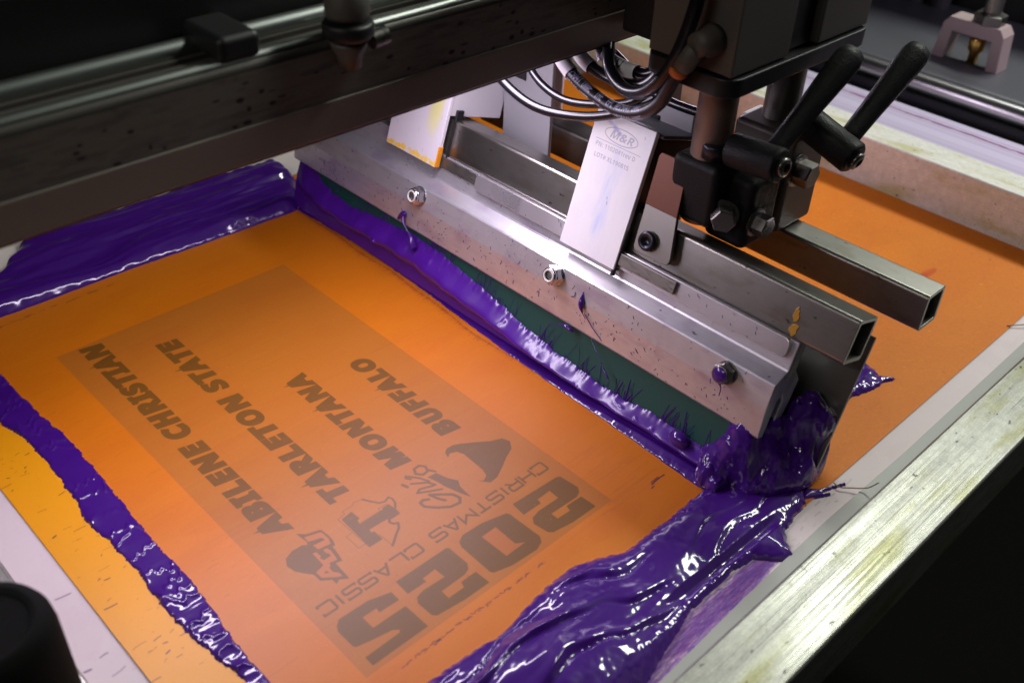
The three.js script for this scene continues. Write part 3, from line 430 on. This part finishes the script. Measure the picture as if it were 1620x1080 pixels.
// roll of ink carried on the blade, with torn upper edge and strings (world axes of the squeegee)
const roll = thing('ink_roll', 'lumpy roll of bright purple ink clinging along the green blade', 'ink', [0, 0, -0.178]);
roll.rotation.x = -TILT;
{
  const top = (x) => { const pts = [[-0.285, 0.0455], [-0.261, 0.0450], [-0.225, 0.0345], [-0.196, 0.0325], [-0.141, 0.0392], [-0.103, 0.0405], [-0.072, 0.0400], [-0.010, 0.0310], [0.020, 0.0250], [0.062, 0.0205], [0.101, 0.0170], [0.137, 0.0160], [0.174, 0.0185], [0.24, 0.0170]]; for (let i = 1; i < pts.length; i++) if (x <= pts[i][0]) return lerp(pts[i - 1][1], pts[i][1], (x - pts[i - 1][0]) / (pts[i][0] - pts[i - 1][0])); return 0.015; };
  const nx = 620, nt = 40, pos = [], idx = [];
  for (let i = 0; i <= nx; i++) {
    const x = lerp(-0.284, 0.232, i / nx), tp = top(x) + 0.0022 * fbm(x * 34, 1, 2, 2), bot = 0.0015, cut = lerp(0.60, 0.86, sstep(-0.25, 0.1, x)) + 0.03 * nz(x * 40, 9);
    const bulge = lerp(0.0085, 0.0065, sstep(0, 0.2, x)) * (1 + 0.35 * nz(x * 45, 5)) * sstep(-0.286, -0.26, x);
    for (let k = 0; k <= nt; k++) {
      const t = k / nt, y = lerp(tp, bot, t) + (0.0014 * nz(x * 260, 3) + 0.0012 * nz(x * 110, 7)) * Math.pow(1 - t, 8), tc = Math.min(1, t / cut), prof = Math.pow(Math.sin(Math.PI * Math.min(1, 0.02 + tc * 0.98)), 0.75) * (0.55 + 0.75 * sstep(0.15, 0.75, tc));
      const n = 0.0013 * nz(x * 42, t * 1.6, 7) + 0.0002 * nz(x * 80, t * 2.4, 3) + 0.004 * Math.pow(Math.max(0, nz(x * 130, t * 4.6, 8)), 4);
      pos.push(x, y - 0.0015 * prof, 0.0046 + Math.max(-0.0006, bulge * prof + n * sstep(0.02, 0.3, t) * sstep(cut, cut - 0.1, t)) + 0.0002);
    }
  }
  for (let i = 0; i < nx; i++) for (let k = 0; k < nt; k++) { const a = i * (nt + 1) + k, b = a + nt + 1; idx.push(a, a + 1, b + 1, a, b + 1, b); }
  const g = new THREE.BufferGeometry(); g.setAttribute('position', new THREE.Float32BufferAttribute(pos, 3)); g.setIndex(idx); g.computeVertexNormals();
  mesh('ink_body', g, M.inkSoft, roll);
  // hair strings reaching up the blade
  const r = rng(77), hairs = [];
  for (let i = 0; i < 460; i++) {
    const x = lerp(-0.26, 0.225, Math.pow(r(), 0.6)), y0 = top(x) - 0.003, L = 0.003 + Math.pow(r(), 1.9) * 0.016, lean = (r() - 0.4) * 0.8;
    if (nz(x * 55, 2, 5) < -0.12 + 0.3 * (r() - 0.5)) continue;
    const y1 = Math.min(0.0465, y0 + L); hairs.push(tube([[x, y0, 0.0052], [x + lean * L * 0.4, lerp(y0, y1, 0.5), 0.0049 + r() * 0.0004], [x + lean * L, y1, 0.0047]], 0.00007 + r() * r() * r() * 0.0006, 6, 5));
  }
  const h = mesh('ink_hairs', mergeGeometries(hairs), M.inkSoft, roll); h.userData.kind = 'stuff';
  // larger strings and drops
  const drop = (p, w) => { const c = new THREE.CatmullRomCurve3(p.map((a) => V(...a)), false, 'centripetal'), n = 26, gs = new THREE.TubeGeometry(c, n, 1, 10), P = gs.attributes.position, base = c.getSpacedPoints(n); for (let i = 0; i <= n; i++) { const t = i / n, rr = Math.max(0.00012, w(t)), b = base[i]; for (let k = 0; k <= 10; k++) { const q = i * 11 + k; P.setXYZ(q, b.x + (P.getX(q) - b.x) * rr, b.y + (P.getY(q) - b.y) * rr, b.z + (P.getZ(q) - b.z) * rr); } } gs.computeVertexNormals(); return gs; };
  mesh('ink_string', drop([[-0.121, 0.0585, 0.0145], [-0.115, 0.051, 0.016], [-0.106, 0.043, 0.015], [-0.098, 0.034, 0.0135]], (t) => 0.0011 + 0.0010 * Math.sin(t * 9) * 0.5 + 0.0012 * sstep(0.5, 0.8, t)), M.ink, roll);
  mesh('ink_string', drop([[-0.126, 0.0500, 0.013], [-0.121, 0.0560, 0.0145], [-0.1180, 0.0585, 0.0148], [-0.1165, 0.053, 0.015]], (t) => 0.0010 + 0.0012 * Math.sin(t * Math.PI)), M.ink, roll);
  mesh('ink_string', drop([[0.0865, 0.0790, 0.0166], [0.0875, 0.0735, 0.0172], [0.0900, 0.0655, 0.0168], [0.0945, 0.0600, 0.0150]], (t) => 0.0003 + 0.0021 * Math.pow(Math.sin(Math.PI * Math.min(1, t * 1.2 + 0.0)), 2) * (t < 0.83 ? 1 : 0)), M.ink, roll);
  mesh('ink_string', drop([[0.0930, 0.0640, 0.0160], [0.1010, 0.0570, 0.0140], [0.1120, 0.0500, 0.0118]], (t) => 0.00042 - 0.0002 * t), M.ink, roll);
  mesh('ink_string', drop([[0.0560, 0.0300, 0.0080], [0.0640, 0.0400, 0.0120], [0.0760, 0.0455, 0.0130], [0.0850, 0.0440, 0.0110]], (t) => 0.00030 + 0.0012 * sstep(0.55, 0.85, t) * (1 - sstep(0.93, 1, t))), M.ink, roll);
  mesh('ink_string', drop([[0.1010, 0.0470, 0.0098], [0.1150, 0.0370, 0.0125], [0.1280, 0.0260, 0.0120]], (t) => 0.00022 + 0.0006 * sstep(0.6, 0.9, t)), M.ink, roll);
  mesh('ink_string', drop([[0.0795, 0.0755, 0.0165], [0.0800, 0.0725, 0.0166], [0.0765, 0.0705, 0.0160]], () => 0.0003), M.inkDry, roll);
  mesh('ink_drop', new THREE.SphereGeometry(1, 24, 16).scale(0.0085, 0.0060, 0.0055).translate(0.1985, 0.0150, 0.0105), M.ink, roll);
}
// wet film pressed out in front of the blade
tag(mesh('ink_film', relief([[-0.272, -0.170], [-0.25, -0.1725], [-0.187, -0.1755], [-0.0954, -0.1735], [0.0293, -0.1655], [0.1018, -0.1630], [0.1627, -0.1620], [0.2267, -0.1590], [0.237, -0.160], [0.237, -0.185], [0.0, -0.190], [-0.285, -0.195]], 0.0009, (x, z, d) => {
  const e = d + 0.0007 * nz(x * 120, z * 120, 1) + 0.0004 * nz(x * 500, z * 200, 2); if (e < 0) return e;
  const right = sstep(0.08, 0.22, x);
  return Y0 + 0.0007 * (1 - Math.exp(-e / 0.001)) + sstep(0.001, 0.006, e) * 0.0014 * ridge(nz(z * 190 + x * 6, x * 8, 4)) * (0.35 + 0.65 * right) + right * 0.003 * (1 - Math.exp(-e / 0.004));
}), M.ink), 'thin wet line of purple ink in front of the blade', 'ink');

// dark clot hanging from the end of the holder
function sdfMesh(fn, cx, cy, cz, half, res) {
  const mc = new MarchingCubes(res, M.ink, false, false, 400000); mc.isolation = 0; const s = mc.size, hs = s / 2;
  for (let k = 0; k < s; k++) for (let j = 0; j < s; j++) for (let i = 0; i < s; i++) mc.field[i + j * s + k * s * s] = -fn(cx + (i - hs) / hs * half, cy + (j - hs) / hs * half, cz + (k - hs) / hs * half) * 100;
  mc.update(); const n = mc.count, g = new THREE.BufferGeometry();
  g.setAttribute('position', new THREE.BufferAttribute(mc.positionArray.slice(0, n * 3), 3));
  const w = mergeVertices(g, 1e-5); w.scale(half, half, half).translate(cx, cy, cz); w.computeVertexNormals(); return w;
}
{
  const caps = [[0.238, 0.040, -0.186, 0.010, 0.232, 0.004, -0.172, 0.011], [0.240, 0.044, -0.192, 0.010, 0.252, 0.006, -0.186, 0.016], [0.250, 0.046, -0.205, 0.010, 0.262, 0.010, -0.205, 0.018], [0.262, 0.050, -0.222, 0.011, 0.268, 0.008, -0.218, 0.017], [0.272, 0.046, -0.232, 0.009, 0.266, 0.006, -0.232, 0.014], [0.262, 0.064, -0.226, 0.008, 0.270, 0.052, -0.230, 0.009], [0.225, 0.020, -0.176, 0.008, 0.236, 0.006, -0.164, 0.009]];
  const smin = (a, b, k) => { const h = Math.max(k - Math.abs(a - b), 0) / k; return Math.min(a, b) - h * h * k / 4; };
  const fn = (x, y, z) => { let d = 1; for (const [ax, ay, az, ar, bx, by, bz, br] of caps) { const dx = bx - ax, dy = by - ay, dz = bz - az, t = Math.min(1, Math.max(0, ((x - ax) * dx + (y - ay) * dy + (z - az) * dz) / (dx * dx + dy * dy + dz * dz))); d = smin(d, Math.hypot(x - ax - t * dx, y - ay - t * dy, z - az - t * dz) - lerp(ar, br, t), 0.012); } return d + 0.0015 + 0.0040 * nz(x * 70, y * 26, z * 70) + 0.0016 * nz(x * 190, y * 50, z * 190) + 0.0010 * Math.abs(nz(x * 300, y * 60, z * 300)); };
  tag(mesh('ink_clot', sdfMesh(fn, 0.25, 0.032, -0.205, 0.064, 84), M.ink), 'dark dripping clot of purple ink at the end of the squeegee', 'ink');
}

// ---------------------------------------------------------------- flood bar behind the squeegee
{
  const f = thing('flood_bar', 'dark flood bar with sheet metal blade and square tube behind the squeegee', 'flood bar');
  const sq = new THREE.Shape(); roundRect(sq, 0.299, 0.102, 0.323, 0.130, 0.0025); sq.holes.push(roundRect(new THREE.Path(), 0.3013, 0.1043, 0.3207, 0.1277, 0.0014));
  mesh('square_tube', alongX(sq, -0.15, 0.2905, 0.0003), M.tubeSteel, f);
  mesh('blade_plate', alongX(secZY([[-0.2560, 0.112], [-0.2265, 0.022], [-0.2205, 0.009], [-0.2180, 0.010], [-0.2240, 0.0225], [-0.2538, 0.113]]), -0.27, 0.281, 0.0003), M.darkSteel, f);
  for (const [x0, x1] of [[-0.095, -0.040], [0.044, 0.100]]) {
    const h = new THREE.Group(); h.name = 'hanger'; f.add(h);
    mesh('hanger_plate', rbox(x0, x1, 0.095, 0.205, -0.2780, -0.2740, 0.0008), M.greyPaint, h);
    mesh('hanger_side', rbox(x0, x0 + 0.003, 0.095, 0.205, -0.3300, -0.2782, 0.0006), M.slate, h);
    mesh('dark_hole_patch', rbox(x0 + 0.008, x0 + 0.026, 0.172, 0.190, -0.2738, -0.2730, 0.0003), M.blackPlastic, h);  // flat black patch put in for the darkness of an open square hole
  }
  mesh('cross_panel', rbox(-0.165, -0.097, 0.10, 0.215, -0.352, -0.349, 0.0008), M.whitePaint, f);
  mesh('back_block', rbox(0.105, 0.160, 0.150, 0.190, -0.352, -0.328, 0.002), M.whitePaint, f);
}

// ---------------------------------------------------------------- print arm over the screen
{
  const a = thing('print_arm', 'long dark metal print arm with speckled side and two polished rails', 'machine arm');
  const Z0 = -0.60, Z1 = 0.62, prof = (pts) => { const s = new THREE.Shape(pts.map(([x, y]) => new THREE.Vector2(x, y))); return new THREE.ExtrudeGeometry(s, { depth: Z1 - Z0, bevelEnabled: false }).translate(0, 0, Z0); };
  const arc = (cx, cy, r, a0, a1, n = 7) => Array.from({ length: n }, (_, i) => { const t = lerp(a0, a1, i / (n - 1)); return [cx + r * Math.cos(t), cy + r * Math.sin(t)]; });
  const side = canvasTex(2048, 128, (c, w, h) => { const r = rng(61); c.fillStyle = 'rgb(112,108,101)'; c.fillRect(0, 0, w, h); for (let i = 0; i < 2600; i++) { c.fillStyle = r() < 0.5 ? `rgba(40,36,32,${r() * 0.16})` : `rgba(100,94,84,${r() * 0.09})`; c.beginPath(); c.ellipse(r() * w, r() * h, 2 + r() * 20, 1 + r() * 7, 0, 0, 7); c.fill(); } for (let i = 0; i < 110; i++) { c.fillStyle = `rgba(14,12,12,${0.4 + r() * 0.5})`; c.beginPath(); c.ellipse(r() * w, r() * h, 1.5 + r() * 3.2, 2 + r() * 5, 0, 0, 7); c.fill(); } });
  mesh('beam', prof([[-0.100, 0.2502], [0.0515, 0.2502], ...arc(0.0465, 0.2985, 0.005, 0, Math.PI / 2), [0.036, 0.3035], [0.035, 0.299], [0.0305, 0.299], [0.0300, 0.3035], [-0.100, 0.3035]]), std({ color: lin(0.11, 0.10, 0.09), roughness: 0.42, metalness: 0.4 }), a);
  { const g = new THREE.PlaneGeometry(Z1 - Z0, 0.0280).rotateY(Math.PI / 2).translate(0.0522, 0.2845, (Z0 + Z1) / 2); mesh('side_sheet', g, std({ map: side, roughness: 0.55, metalness: 0.2 }), a); }
  mesh('lower_lip', rbox(0.040, 0.0530, 0.2495, 0.2702, Z0, Z1, 0.0012), std({ color: lin(0.25, 0.205, 0.18), roughness: 0.5, metalness: 0.3 }), a);  // brown colour stands in for orange light reflected from the screen
  mesh('edge_seal', rbox(0.036, 0.0515, 0.2478, 0.2496, Z0, Z1, 0.0006), M.blackPlastic, a);
  mesh('rail', rod(V(0.0455, 0.3020, Z0), V(0.0455, 0.3020, Z1), 0.0040), std({ color: lin(0.42, 0.44, 0.42), metalness: 1, roughness: 0.36 }), a);
  mesh('rail', rod(V(0.0220, 0.3060, Z0), V(0.0220, 0.3060, Z1), 0.0050), std({ color: lin(0.34, 0.36, 0.35), metalness: 1, roughness: 0.4 }), a);
  mesh('top_cover', rbox(-0.20, 0.010, 0.304, 0.345, Z0, Z1, 0.004), M.blackPlastic, a);
  mesh('stop_block', rbox(0.012, 0.050, 0.3035, 0.3170, 0.040, 0.064, 0.004), M.blackPlastic, a);
  // adjusting screw standing on the rail
  const s = new THREE.Group(); s.name = 'adjusting_screw'; a.add(s); const P0 = V(0.0560, 0.2880, -0.0085);
  mesh('screw_foot', turned(P0, V(0, 1, 0).add(P0), [[0, 0], [0.0062, 0], [0.0070, 0.006], [0.0095, 0.011], [0.0100, 0.016], [0, 0.016]]), M.taupe, s);
  mesh('screw_collar', turned(P0.clone().add(V(0, 0.0165, 0)), P0.clone().add(V(0, 1, 0)), [[0, 0], [0.0125, 0], [0.0140, 0.002], [0.0140, 0.007], [0.0125, 0.009], [0, 0.009]]), M.blackPlastic, s);
  mesh('screw_head', turned(P0.clone().add(V(0, 0.0260, 0)), P0.clone().add(V(0, 1, 0)), [[0, 0], [0.0110, 0], [0.0120, 0.004], [0.0120, 0.020], [0, 0.020]]), M.taupe, s);
  mesh('side_pin', rod(V(0.060, 0.3010, -0.020), V(0.060, 0.3020, -0.030), 0.0050), M.darkSteel, s);
}

// ---------------------------------------------------------------- carriage above the squeegee end
const carriage = thing('press_carriage', 'grey brown carriage housing with black base, rods and clamp levers', 'carriage');
{
  const c = carriage;
  mesh('housing', rbox(0.108, 0.1720, 0.2690, 0.460, -0.2610, -0.2000, 0.0015), M.taupe, c);
  mesh('housing', rbox(0.108, 0.1720, 0.2690, 0.460, -0.3560, -0.2940, 0.0015), M.taupe, c);
  mesh('channel', rbox(0.110, 0.1660, 0.2690, 0.460, -0.2938, -0.2612, 0.0006), M.blackPlastic, c);
  const bs = new THREE.Shape(); roundRect(bs, 0.106, 0.1985, 0.1738, 0.3600, 0.012);
  mesh('base_plate', new THREE.ExtrudeGeometry(bs, { depth: 0.0105, bevelEnabled: true, bevelSize: 0.0008, bevelThickness: 0.0008, bevelSegments: 2, curveSegments: 8 }).rotateX(-Math.PI / 2).translate(0, 0.2565, 0), M.blackPaint, c);
  mesh('back_box', rbox(0.056, 0.1055, 0.258, 0.46, -0.42, -0.235, 0.003), M.blackPlastic, c);
  mesh('rod', rod(V(0.1420, 0.150, -0.237), V(0.1420, 0.2560, -0.237), 0.0132), std({ color: lin(0.25, 0.18, 0.15), metalness: 0.8, roughness: 0.42 }), c);
  mesh('rod', rod(V(0.1455, 0.130, -0.312), V(0.1455, 0.2560, -0.312), 0.0125), M.steel, c);
  // clamp blocks
  mesh('clamp_block', rbox(0.1240, 0.1620, 0.1530, 0.1980, -0.2580, -0.2200, 0.005), M.blackCast, c);
  mesh('clamp_block', rbox(0.1260, 0.1760, 0.1310, 0.2060, -0.3320, -0.2860, 0.004), std({ color: lin(0.09, 0.078, 0.066), roughness: 0.5, metalness: 0.4 }), c);
  mesh('saddle', rbox(0.1450, 0.1800, 0.1370, 0.1900, -0.2740, -0.2380, 0.006), M.blackCast, c);
  mesh('cap_screw', turned(V(0.1500, 0.2010, -0.2300), V(0.1500, 1, -0.2300), [[0, 0], [0.0085, 0], [0.0085, 0.008], [0.0070, 0.010], [0.0040, 0.010], [0.0036, 0.006], [0, 0.006]]), M.blackOxide, c);
  const bolt = (p, d, af, h, mat) => { const g = new THREE.Group(); g.name = 'hex_bolt'; c.add(g); mesh('bolt_head', hexPrism(p, d, af, h), mat, g); mesh('bolt_washer', turned(p.clone().addScaledVector(d, -0.002), p.clone().add(d), [[0, 0], [af * 0.72, 0], [af * 0.72, 0.0018], [0, 0.0018]]), M.darkSteel, g); };
  bolt(V(0.1780, 0.1800, -0.2960), V(1, 0, 0), 0.0165, 0.012, M.steel);
  bolt(V(0.1815, 0.1580, -0.2480), V(1, 0, 0), 0.0140, 0.010, M.darkSteel);
  bolt(V(0.1660, 0.1640, -0.2290), V(0.6, 0, 0.8), 0.0150, 0.010, M.darkSteel);
  // clamp levers: hub, tapered handle, retaining screw
  const lever = (hub, tip, axisEnd) => {
    const g = new THREE.Group(); g.name = 'clamp_lever'; c.add(g);
    mesh('hub', turned(hub, axisEnd, [[0, 0], [0.0105, 0], [0.0115, 0.0015], [0.0115, hub.distanceTo(axisEnd) - 0.002], [0.0098, hub.distanceTo(axisEnd)], [0, hub.distanceTo(axisEnd)]]), M.blackCast, g);
    const e = axisEnd.clone().lerp(hub, 0.30), L = e.distanceTo(tip);
    mesh('handle', turned(e, tip, [[0, -0.004], [0.0082, 0], [0.0070, L * 0.15], [0.0076, L * 0.4], [0.0095, L * 0.78], [0.0098, L * 0.92], [0.0082, L * 0.985], [0.004, L], [0, L]]), M.blackCast, g);
    const d = axisEnd.clone().sub(hub).normalize();
    mesh('screw', turned(axisEnd, axisEnd.clone().add(d), [[0, 0], [0.0062, 0], [0.0062, 0.003], [0.0035, 0.0042], [0.003, 0.002], [0, 0.002]]), M.darkSteel, g);
  };
  lever(V(0.1600, 0.2085, -0.2350), V(0.1900, 0.2660, -0.3105), V(0.1990, 0.2120, -0.2330));
  lever(V(0.1760, 0.2165, -0.2960), V(0.2080, 0.2600, -0.3680), V(0.2170, 0.2045, -0.2940));
  // air fitting with its orange release ring
  const ft = new THREE.Group(); ft.name = 'air_fitting'; c.add(ft);
  mesh('fitting_body', turned(V(0.1560, 0.2890, -0.1995), V(0.1560, 0.2890, 1), [[0, 0], [0.0095, 0], [0.0095, 0.006], [0.0075, 0.008], [0.0075, 0.016], [0, 0.016]]), M.taupe, ft);
  mesh('fitting_elbow', turned(V(0.1535, 0.2850, -0.1880), V(0.1405, 0.2660, -0.1880), [[0, 0], [0.0068, 0], [0.0068, 0.012], [0.0060, 0.0175], [0, 0.0175]]), M.taupe, ft);
  mesh('release_ring', turned(V(0.1428, 0.2700, -0.1880), V(0.1405, 0.2660, -0.1880), [[0, 0], [0.0062, 0], [0.0066, 0.002], [0.0055, 0.0045], [0, 0.0045]]), M.orange, ft);
}

// ---------------------------------------------------------------- cables
{
  const printed = canvasTex(2048, 128, (c, w, h) => { c.fillStyle = 'rgb(18,18,24)'; c.fillRect(0, 0, w, h); c.fillStyle = 'rgb(168,168,200)'; c.font = 'bold 40px monospace'; c.textBaseline = 'middle'; for (const y of [22, 64, 106]) c.fillText('EPL NE25041 UMME  IHE  EPL NE25041 UMME', 620, y); });
  const sleeveTex = (s) => canvasTex(256, 128, (c, w, h) => { c.fillStyle = 'rgb(226,224,230)'; c.fillRect(0, 0, w, h); if (!s) return; c.fillStyle = 'rgb(50,50,58)'; c.font = 'bold 44px sans-serif'; c.textAlign = 'center'; c.textBaseline = 'middle'; for (const y of [24, 66, 108]) { c.save(); c.translate(w / 2, y); c.rotate(Math.PI); c.fillText(s, 0, 0); c.restore(); } });
  const cable = (label, pts, r, mat, sleeves = []) => {
    const g = thing('cable', label, 'cable'); const crv = new THREE.CatmullRomCurve3(pts.map((p) => V(...p)), false, 'centripetal');
    mesh('jacket', new THREE.TubeGeometry(crv, 110, r, 14), mat, g);
    for (const [t0, t1, txt, rr] of sleeves) { const n = 9, sub = Array.from({ length: n }, (_, i) => crv.getPointAt(lerp(t0, t1, i / (n - 1)))); mesh('sleeve', new THREE.TubeGeometry(new THREE.CatmullRomCurve3(sub), 20, rr, 16), std({ map: sleeveTex(txt), roughness: 0.5 }), g); }
    return g;
  };
  cable('black cable sagging lowest behind the white printed plate', [[-0.11, 0.235, -0.235], [-0.07, 0.213, -0.222], [-0.0406, 0.199, -0.215], [0.0007, 0.1905, -0.212], [0.0477, 0.1985, -0.213], [0.082, 0.2130, -0.216], [0.109, 0.2310, -0.219], [0.118, 0.262, -0.226]], 0.0036, M.cable);
  cable('thin black cable running beside the lowest sagging cable', [[-0.09, 0.245, -0.262], [-0.052, 0.222, -0.246], [-0.022, 0.203, -0.233], [0.014, 0.1975, -0.226], [0.05, 0.205, -0.226], [0.086, 0.222, -0.230], [0.104, 0.262, -0.236]], 0.0030, M.cable);
  cable('black cable with white lettering and a white sleeve', [[-0.02, 0.262, -0.222], [0.014, 0.2465, -0.210], [0.0293, 0.2385, -0.205], [0.0458, 0.2298, -0.203], [0.0629, 0.2243, -0.202], [0.0889, 0.2214, -0.200], [0.1125, 0.2286, -0.196], [0.1288, 0.2420, -0.192], [0.1365, 0.2560, -0.189], [0.1412, 0.2665, -0.188]], 0.0044, std({ map: printed, roughness: 0.4 }), [[0.24, 0.37, '', 0.0052]]);
  cable('black cable with a torn white sleeve above the lettered cable', [[-0.01, 0.262, -0.238], [0.0180, 0.2455, -0.226], [0.0391, 0.2352, -0.220], [0.0543, 0.2316, -0.219], [0.0772, 0.2318, -0.217], [0.0970, 0.2378, -0.215], [0.1090, 0.2500, -0.214], [0.1135, 0.272, -0.213]], 0.0042, M.cable, [[0.26, 0.42, '', 0.0051]]);
  cable('short black cable with a lettered white tag sleeve', [[0.012, 0.262, -0.250], [0.036, 0.2440, -0.236], [0.052, 0.2378, -0.231], [0.070, 0.2365, -0.229], [0.090, 0.2400, -0.228], [0.104, 0.2520, -0.230], [0.107, 0.27, -0.236]], 0.0040, M.cable, [[0.36, 0.62, 'CS1', 0.0052]]);
  cable('black air hose rising in front of the carriage housing', [[0.1530, 0.345, -0.187], [0.1496, 0.3123, -0.186], [0.146, 0.2947, -0.186], [0.1399, 0.2755, -0.186], [0.1295, 0.2580, -0.188], [0.1110, 0.2420, -0.196], [0.086, 0.2340, -0.207], [0.066, 0.2385, -0.216], [0.046, 0.25, -0.235]], 0.0044, M.cable);
  cable('dark cable with an orange end passing behind the rods', [[0.02, 0.222, -0.275], [0.07, 0.2075, -0.268], [0.112, 0.2085, -0.265], [0.1300, 0.2110, -0.264]], 0.0034, M.cable, []);
}

{ // crumpled wrap among the cables, its violet white coloured in for a bright glint
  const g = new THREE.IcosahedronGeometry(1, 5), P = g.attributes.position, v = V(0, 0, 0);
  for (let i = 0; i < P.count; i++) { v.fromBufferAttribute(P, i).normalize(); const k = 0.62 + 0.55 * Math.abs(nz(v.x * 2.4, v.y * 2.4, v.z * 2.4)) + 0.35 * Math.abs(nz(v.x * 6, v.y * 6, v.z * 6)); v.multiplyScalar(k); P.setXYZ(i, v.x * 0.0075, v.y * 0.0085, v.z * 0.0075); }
  g.computeVertexNormals(); const m = mesh('crumpled_wrap', g, std({ color: lin(0.78, 0.74, 0.90), metalness: 0.15, roughness: 0.2 })); m.position.set(0.0400, 0.2375, -0.2400); tag(m, 'small crumpled wrap coloured pale for a glint above the lettered cable tag', 'wrap');
}
// ---------------------------------------------------------------- loose threads, knob
tag(mesh('loose_thread', tube([[0.2905, 0.0016, -0.2345], [0.2960, 0.0024, -0.2330], [0.3020, 0.0030, -0.2375], [0.3110, 0.0055, -0.2440], [0.316, 0.012, -0.247]], 0.00045, 30, 6), M.thread), 'fine brown thread on bare mesh beside the ink splash', 'thread');
tag(mesh('loose_thread', tube([[0.287, 0.0018, -0.520], [0.296, 0.0030, -0.530], [0.306, 0.004, -0.545], [0.316, 0.006, -0.566]], 0.0005, 24, 6), M.thread), 'fine pale thread on bare mesh far along the frame bar', 'thread');
{
  const k = thing('frame_knob', 'black rounded plastic knob standing on the front frame bar', 'knob', [0.135, 0.04, 0.262]);
  mesh('grip', new THREE.LatheGeometry([[0, 0], [0.030, 0], [0.0305, 0.02], [0.0300, 0.070], [0.0290, 0.0770], [0.0270, 0.0810], [0.0235, 0.0830], [0.021, 0.0832], [0.0200, 0.0815], [0, 0.0815]].map(([x, y]) => new THREE.Vector2(x, y)), 48), phys({ color: lin(0.003, 0.003, 0.003), roughness: 0.9, specularIntensity: 0.25 }), k);
}

// ---------------------------------------------------------------- next station behind the far bar
{
  const p = thing('neighbouring_screen', 'pale screen edge with lilac stripes and a purple ink line beyond the far bar', 'screen');
  const tex = canvasTex(1024, 256, (c, w, h) => {
    const r = rng(71); c.fillStyle = 'rgb(192,178,208)'; c.fillRect(0, 0, w, h);
    for (let i = 0; i < 260; i++) { const y = r() * h; c.fillStyle = r() < 0.5 ? `rgba(226,222,240,${r() * 0.25})` : `rgba(150,140,160,${r() * 0.2})`; c.fillRect(0, y, w, 1 + r() * 7); }
    c.fillStyle = 'rgba(110,26,96,0.85)'; for (let i = 0; i < 500; i++) { const t = r(); c.fillRect(t * w, 52 + 5 * nz(t * 20, 1) + (r() - 0.5) * (4 + 9 * t), 4 + r() * 26, 1 + r() * 2.5); }
    c.fillStyle = 'rgba(120,150,30,0.5)'; for (let i = 0; i < 80; i++) c.fillRect((0.38 + r() * 0.22) * w, h - 12 - r() * 14, 6 + r() * 30, 1 + r() * 3);
  });
  const g = sheetXZ(-0.36, 0.36, -0.800, -0.706, 0.0405), uv = g.attributes.uv; for (let i = 0; i < 4; i++) { const u = uv.getX(i), v = uv.getY(i); uv.setXY(i, v, 1 - u); }
  mesh('pale_strip', g, std({ map: tex, roughness: 0.4 }), p);
  mesh('under_tray', rbox(-0.36, 0.36, 0.010, 0.0400, -0.802, -0.7055, 0.002), M.greyPaint, p);
  mesh('frame_rail', rbox(-0.36, 0.36, 0.012, 0.0330, -0.828, -0.8035, 0.003), M.blackPaint, p);
}
{
  const b = thing('press_bed', 'dark slate machine bed with a rounded polished front edge', 'machine bed');
  mesh('bed_top', rbox(-0.7, 0.7, 0.020, 0.0640, -1.12, -0.846, 0.010, 4), M.slate, b);
  mesh('front_rail', rod(V(-0.7, 0.0520, -0.8415), V(0.7, 0.0520, -0.8415), 0.0120), std({ color: lin(0.42, 0.40, 0.43), metalness: 1, roughness: 0.3 }), b);
  mesh('back_wall', rbox(-0.7, 0.7, 0.02, 0.34, -1.20, -1.125, 0.004), M.blackPlastic, b);
}
{
  const u = thing('hose_rack', 'row of dark vertical hoses behind the machine bed', 'hoses');
  for (let i = 0; i < 9; i++) { const x = -0.36 + i * 0.034; mesh('hose', tube([[x, 0.064, -1.09], [x + 0.004, 0.14, -1.088 + 0.01 * nz(i, 2)], [x - 0.006 + 0.01 * nz(i, 5), 0.24, -1.09], [x, 0.36, -1.1]], 0.0125, 24, 12), M.slate, u); }
}
{
  const k = thing('clamp_bridge', 'pale pink clamp bridge with a brass bolt on the machine bed', 'clamp', [0.0335, 0.0642, -0.925]);
  const s = new THREE.Shape([[-0.040, 0], [-0.028, 0], [-0.025, 0.034], [0.025, 0.034], [0.028, 0], [0.040, 0], [0.036, 0.040], [0.030, 0.048], [-0.030, 0.048], [-0.036, 0.040]].map(([x, y]) => new THREE.Vector2(x, y)));
  mesh('bridge', new THREE.ExtrudeGeometry(s, { depth: 0.026, bevelEnabled: true, bevelSize: 0.001, bevelThickness: 0.001, bevelSegments: 2 }).translate(0, 0, -0.013), M.pink, k);
  mesh('bolt', turned(V(0.004, 0, 0), V(0.004, 1, 0), [[0, 0], [0.006, 0], [0.006, 0.012], [0.0095, 0.016], [0.0095, 0.028], [0.007, 0.031], [0, 0.031]]), M.brass, k);
  mesh('spindle', rod(V(0.010, 0.048, 0), V(0.010, 0.12, 0), 0.010), M.steel, k);
  mesh('spindle_nut', hexPrism(V(0.010, 0.0485, 0), V(0, 1, 0), 0.032, 0.012), M.darkSteel, k);
}

renderer.render(scene, camera);
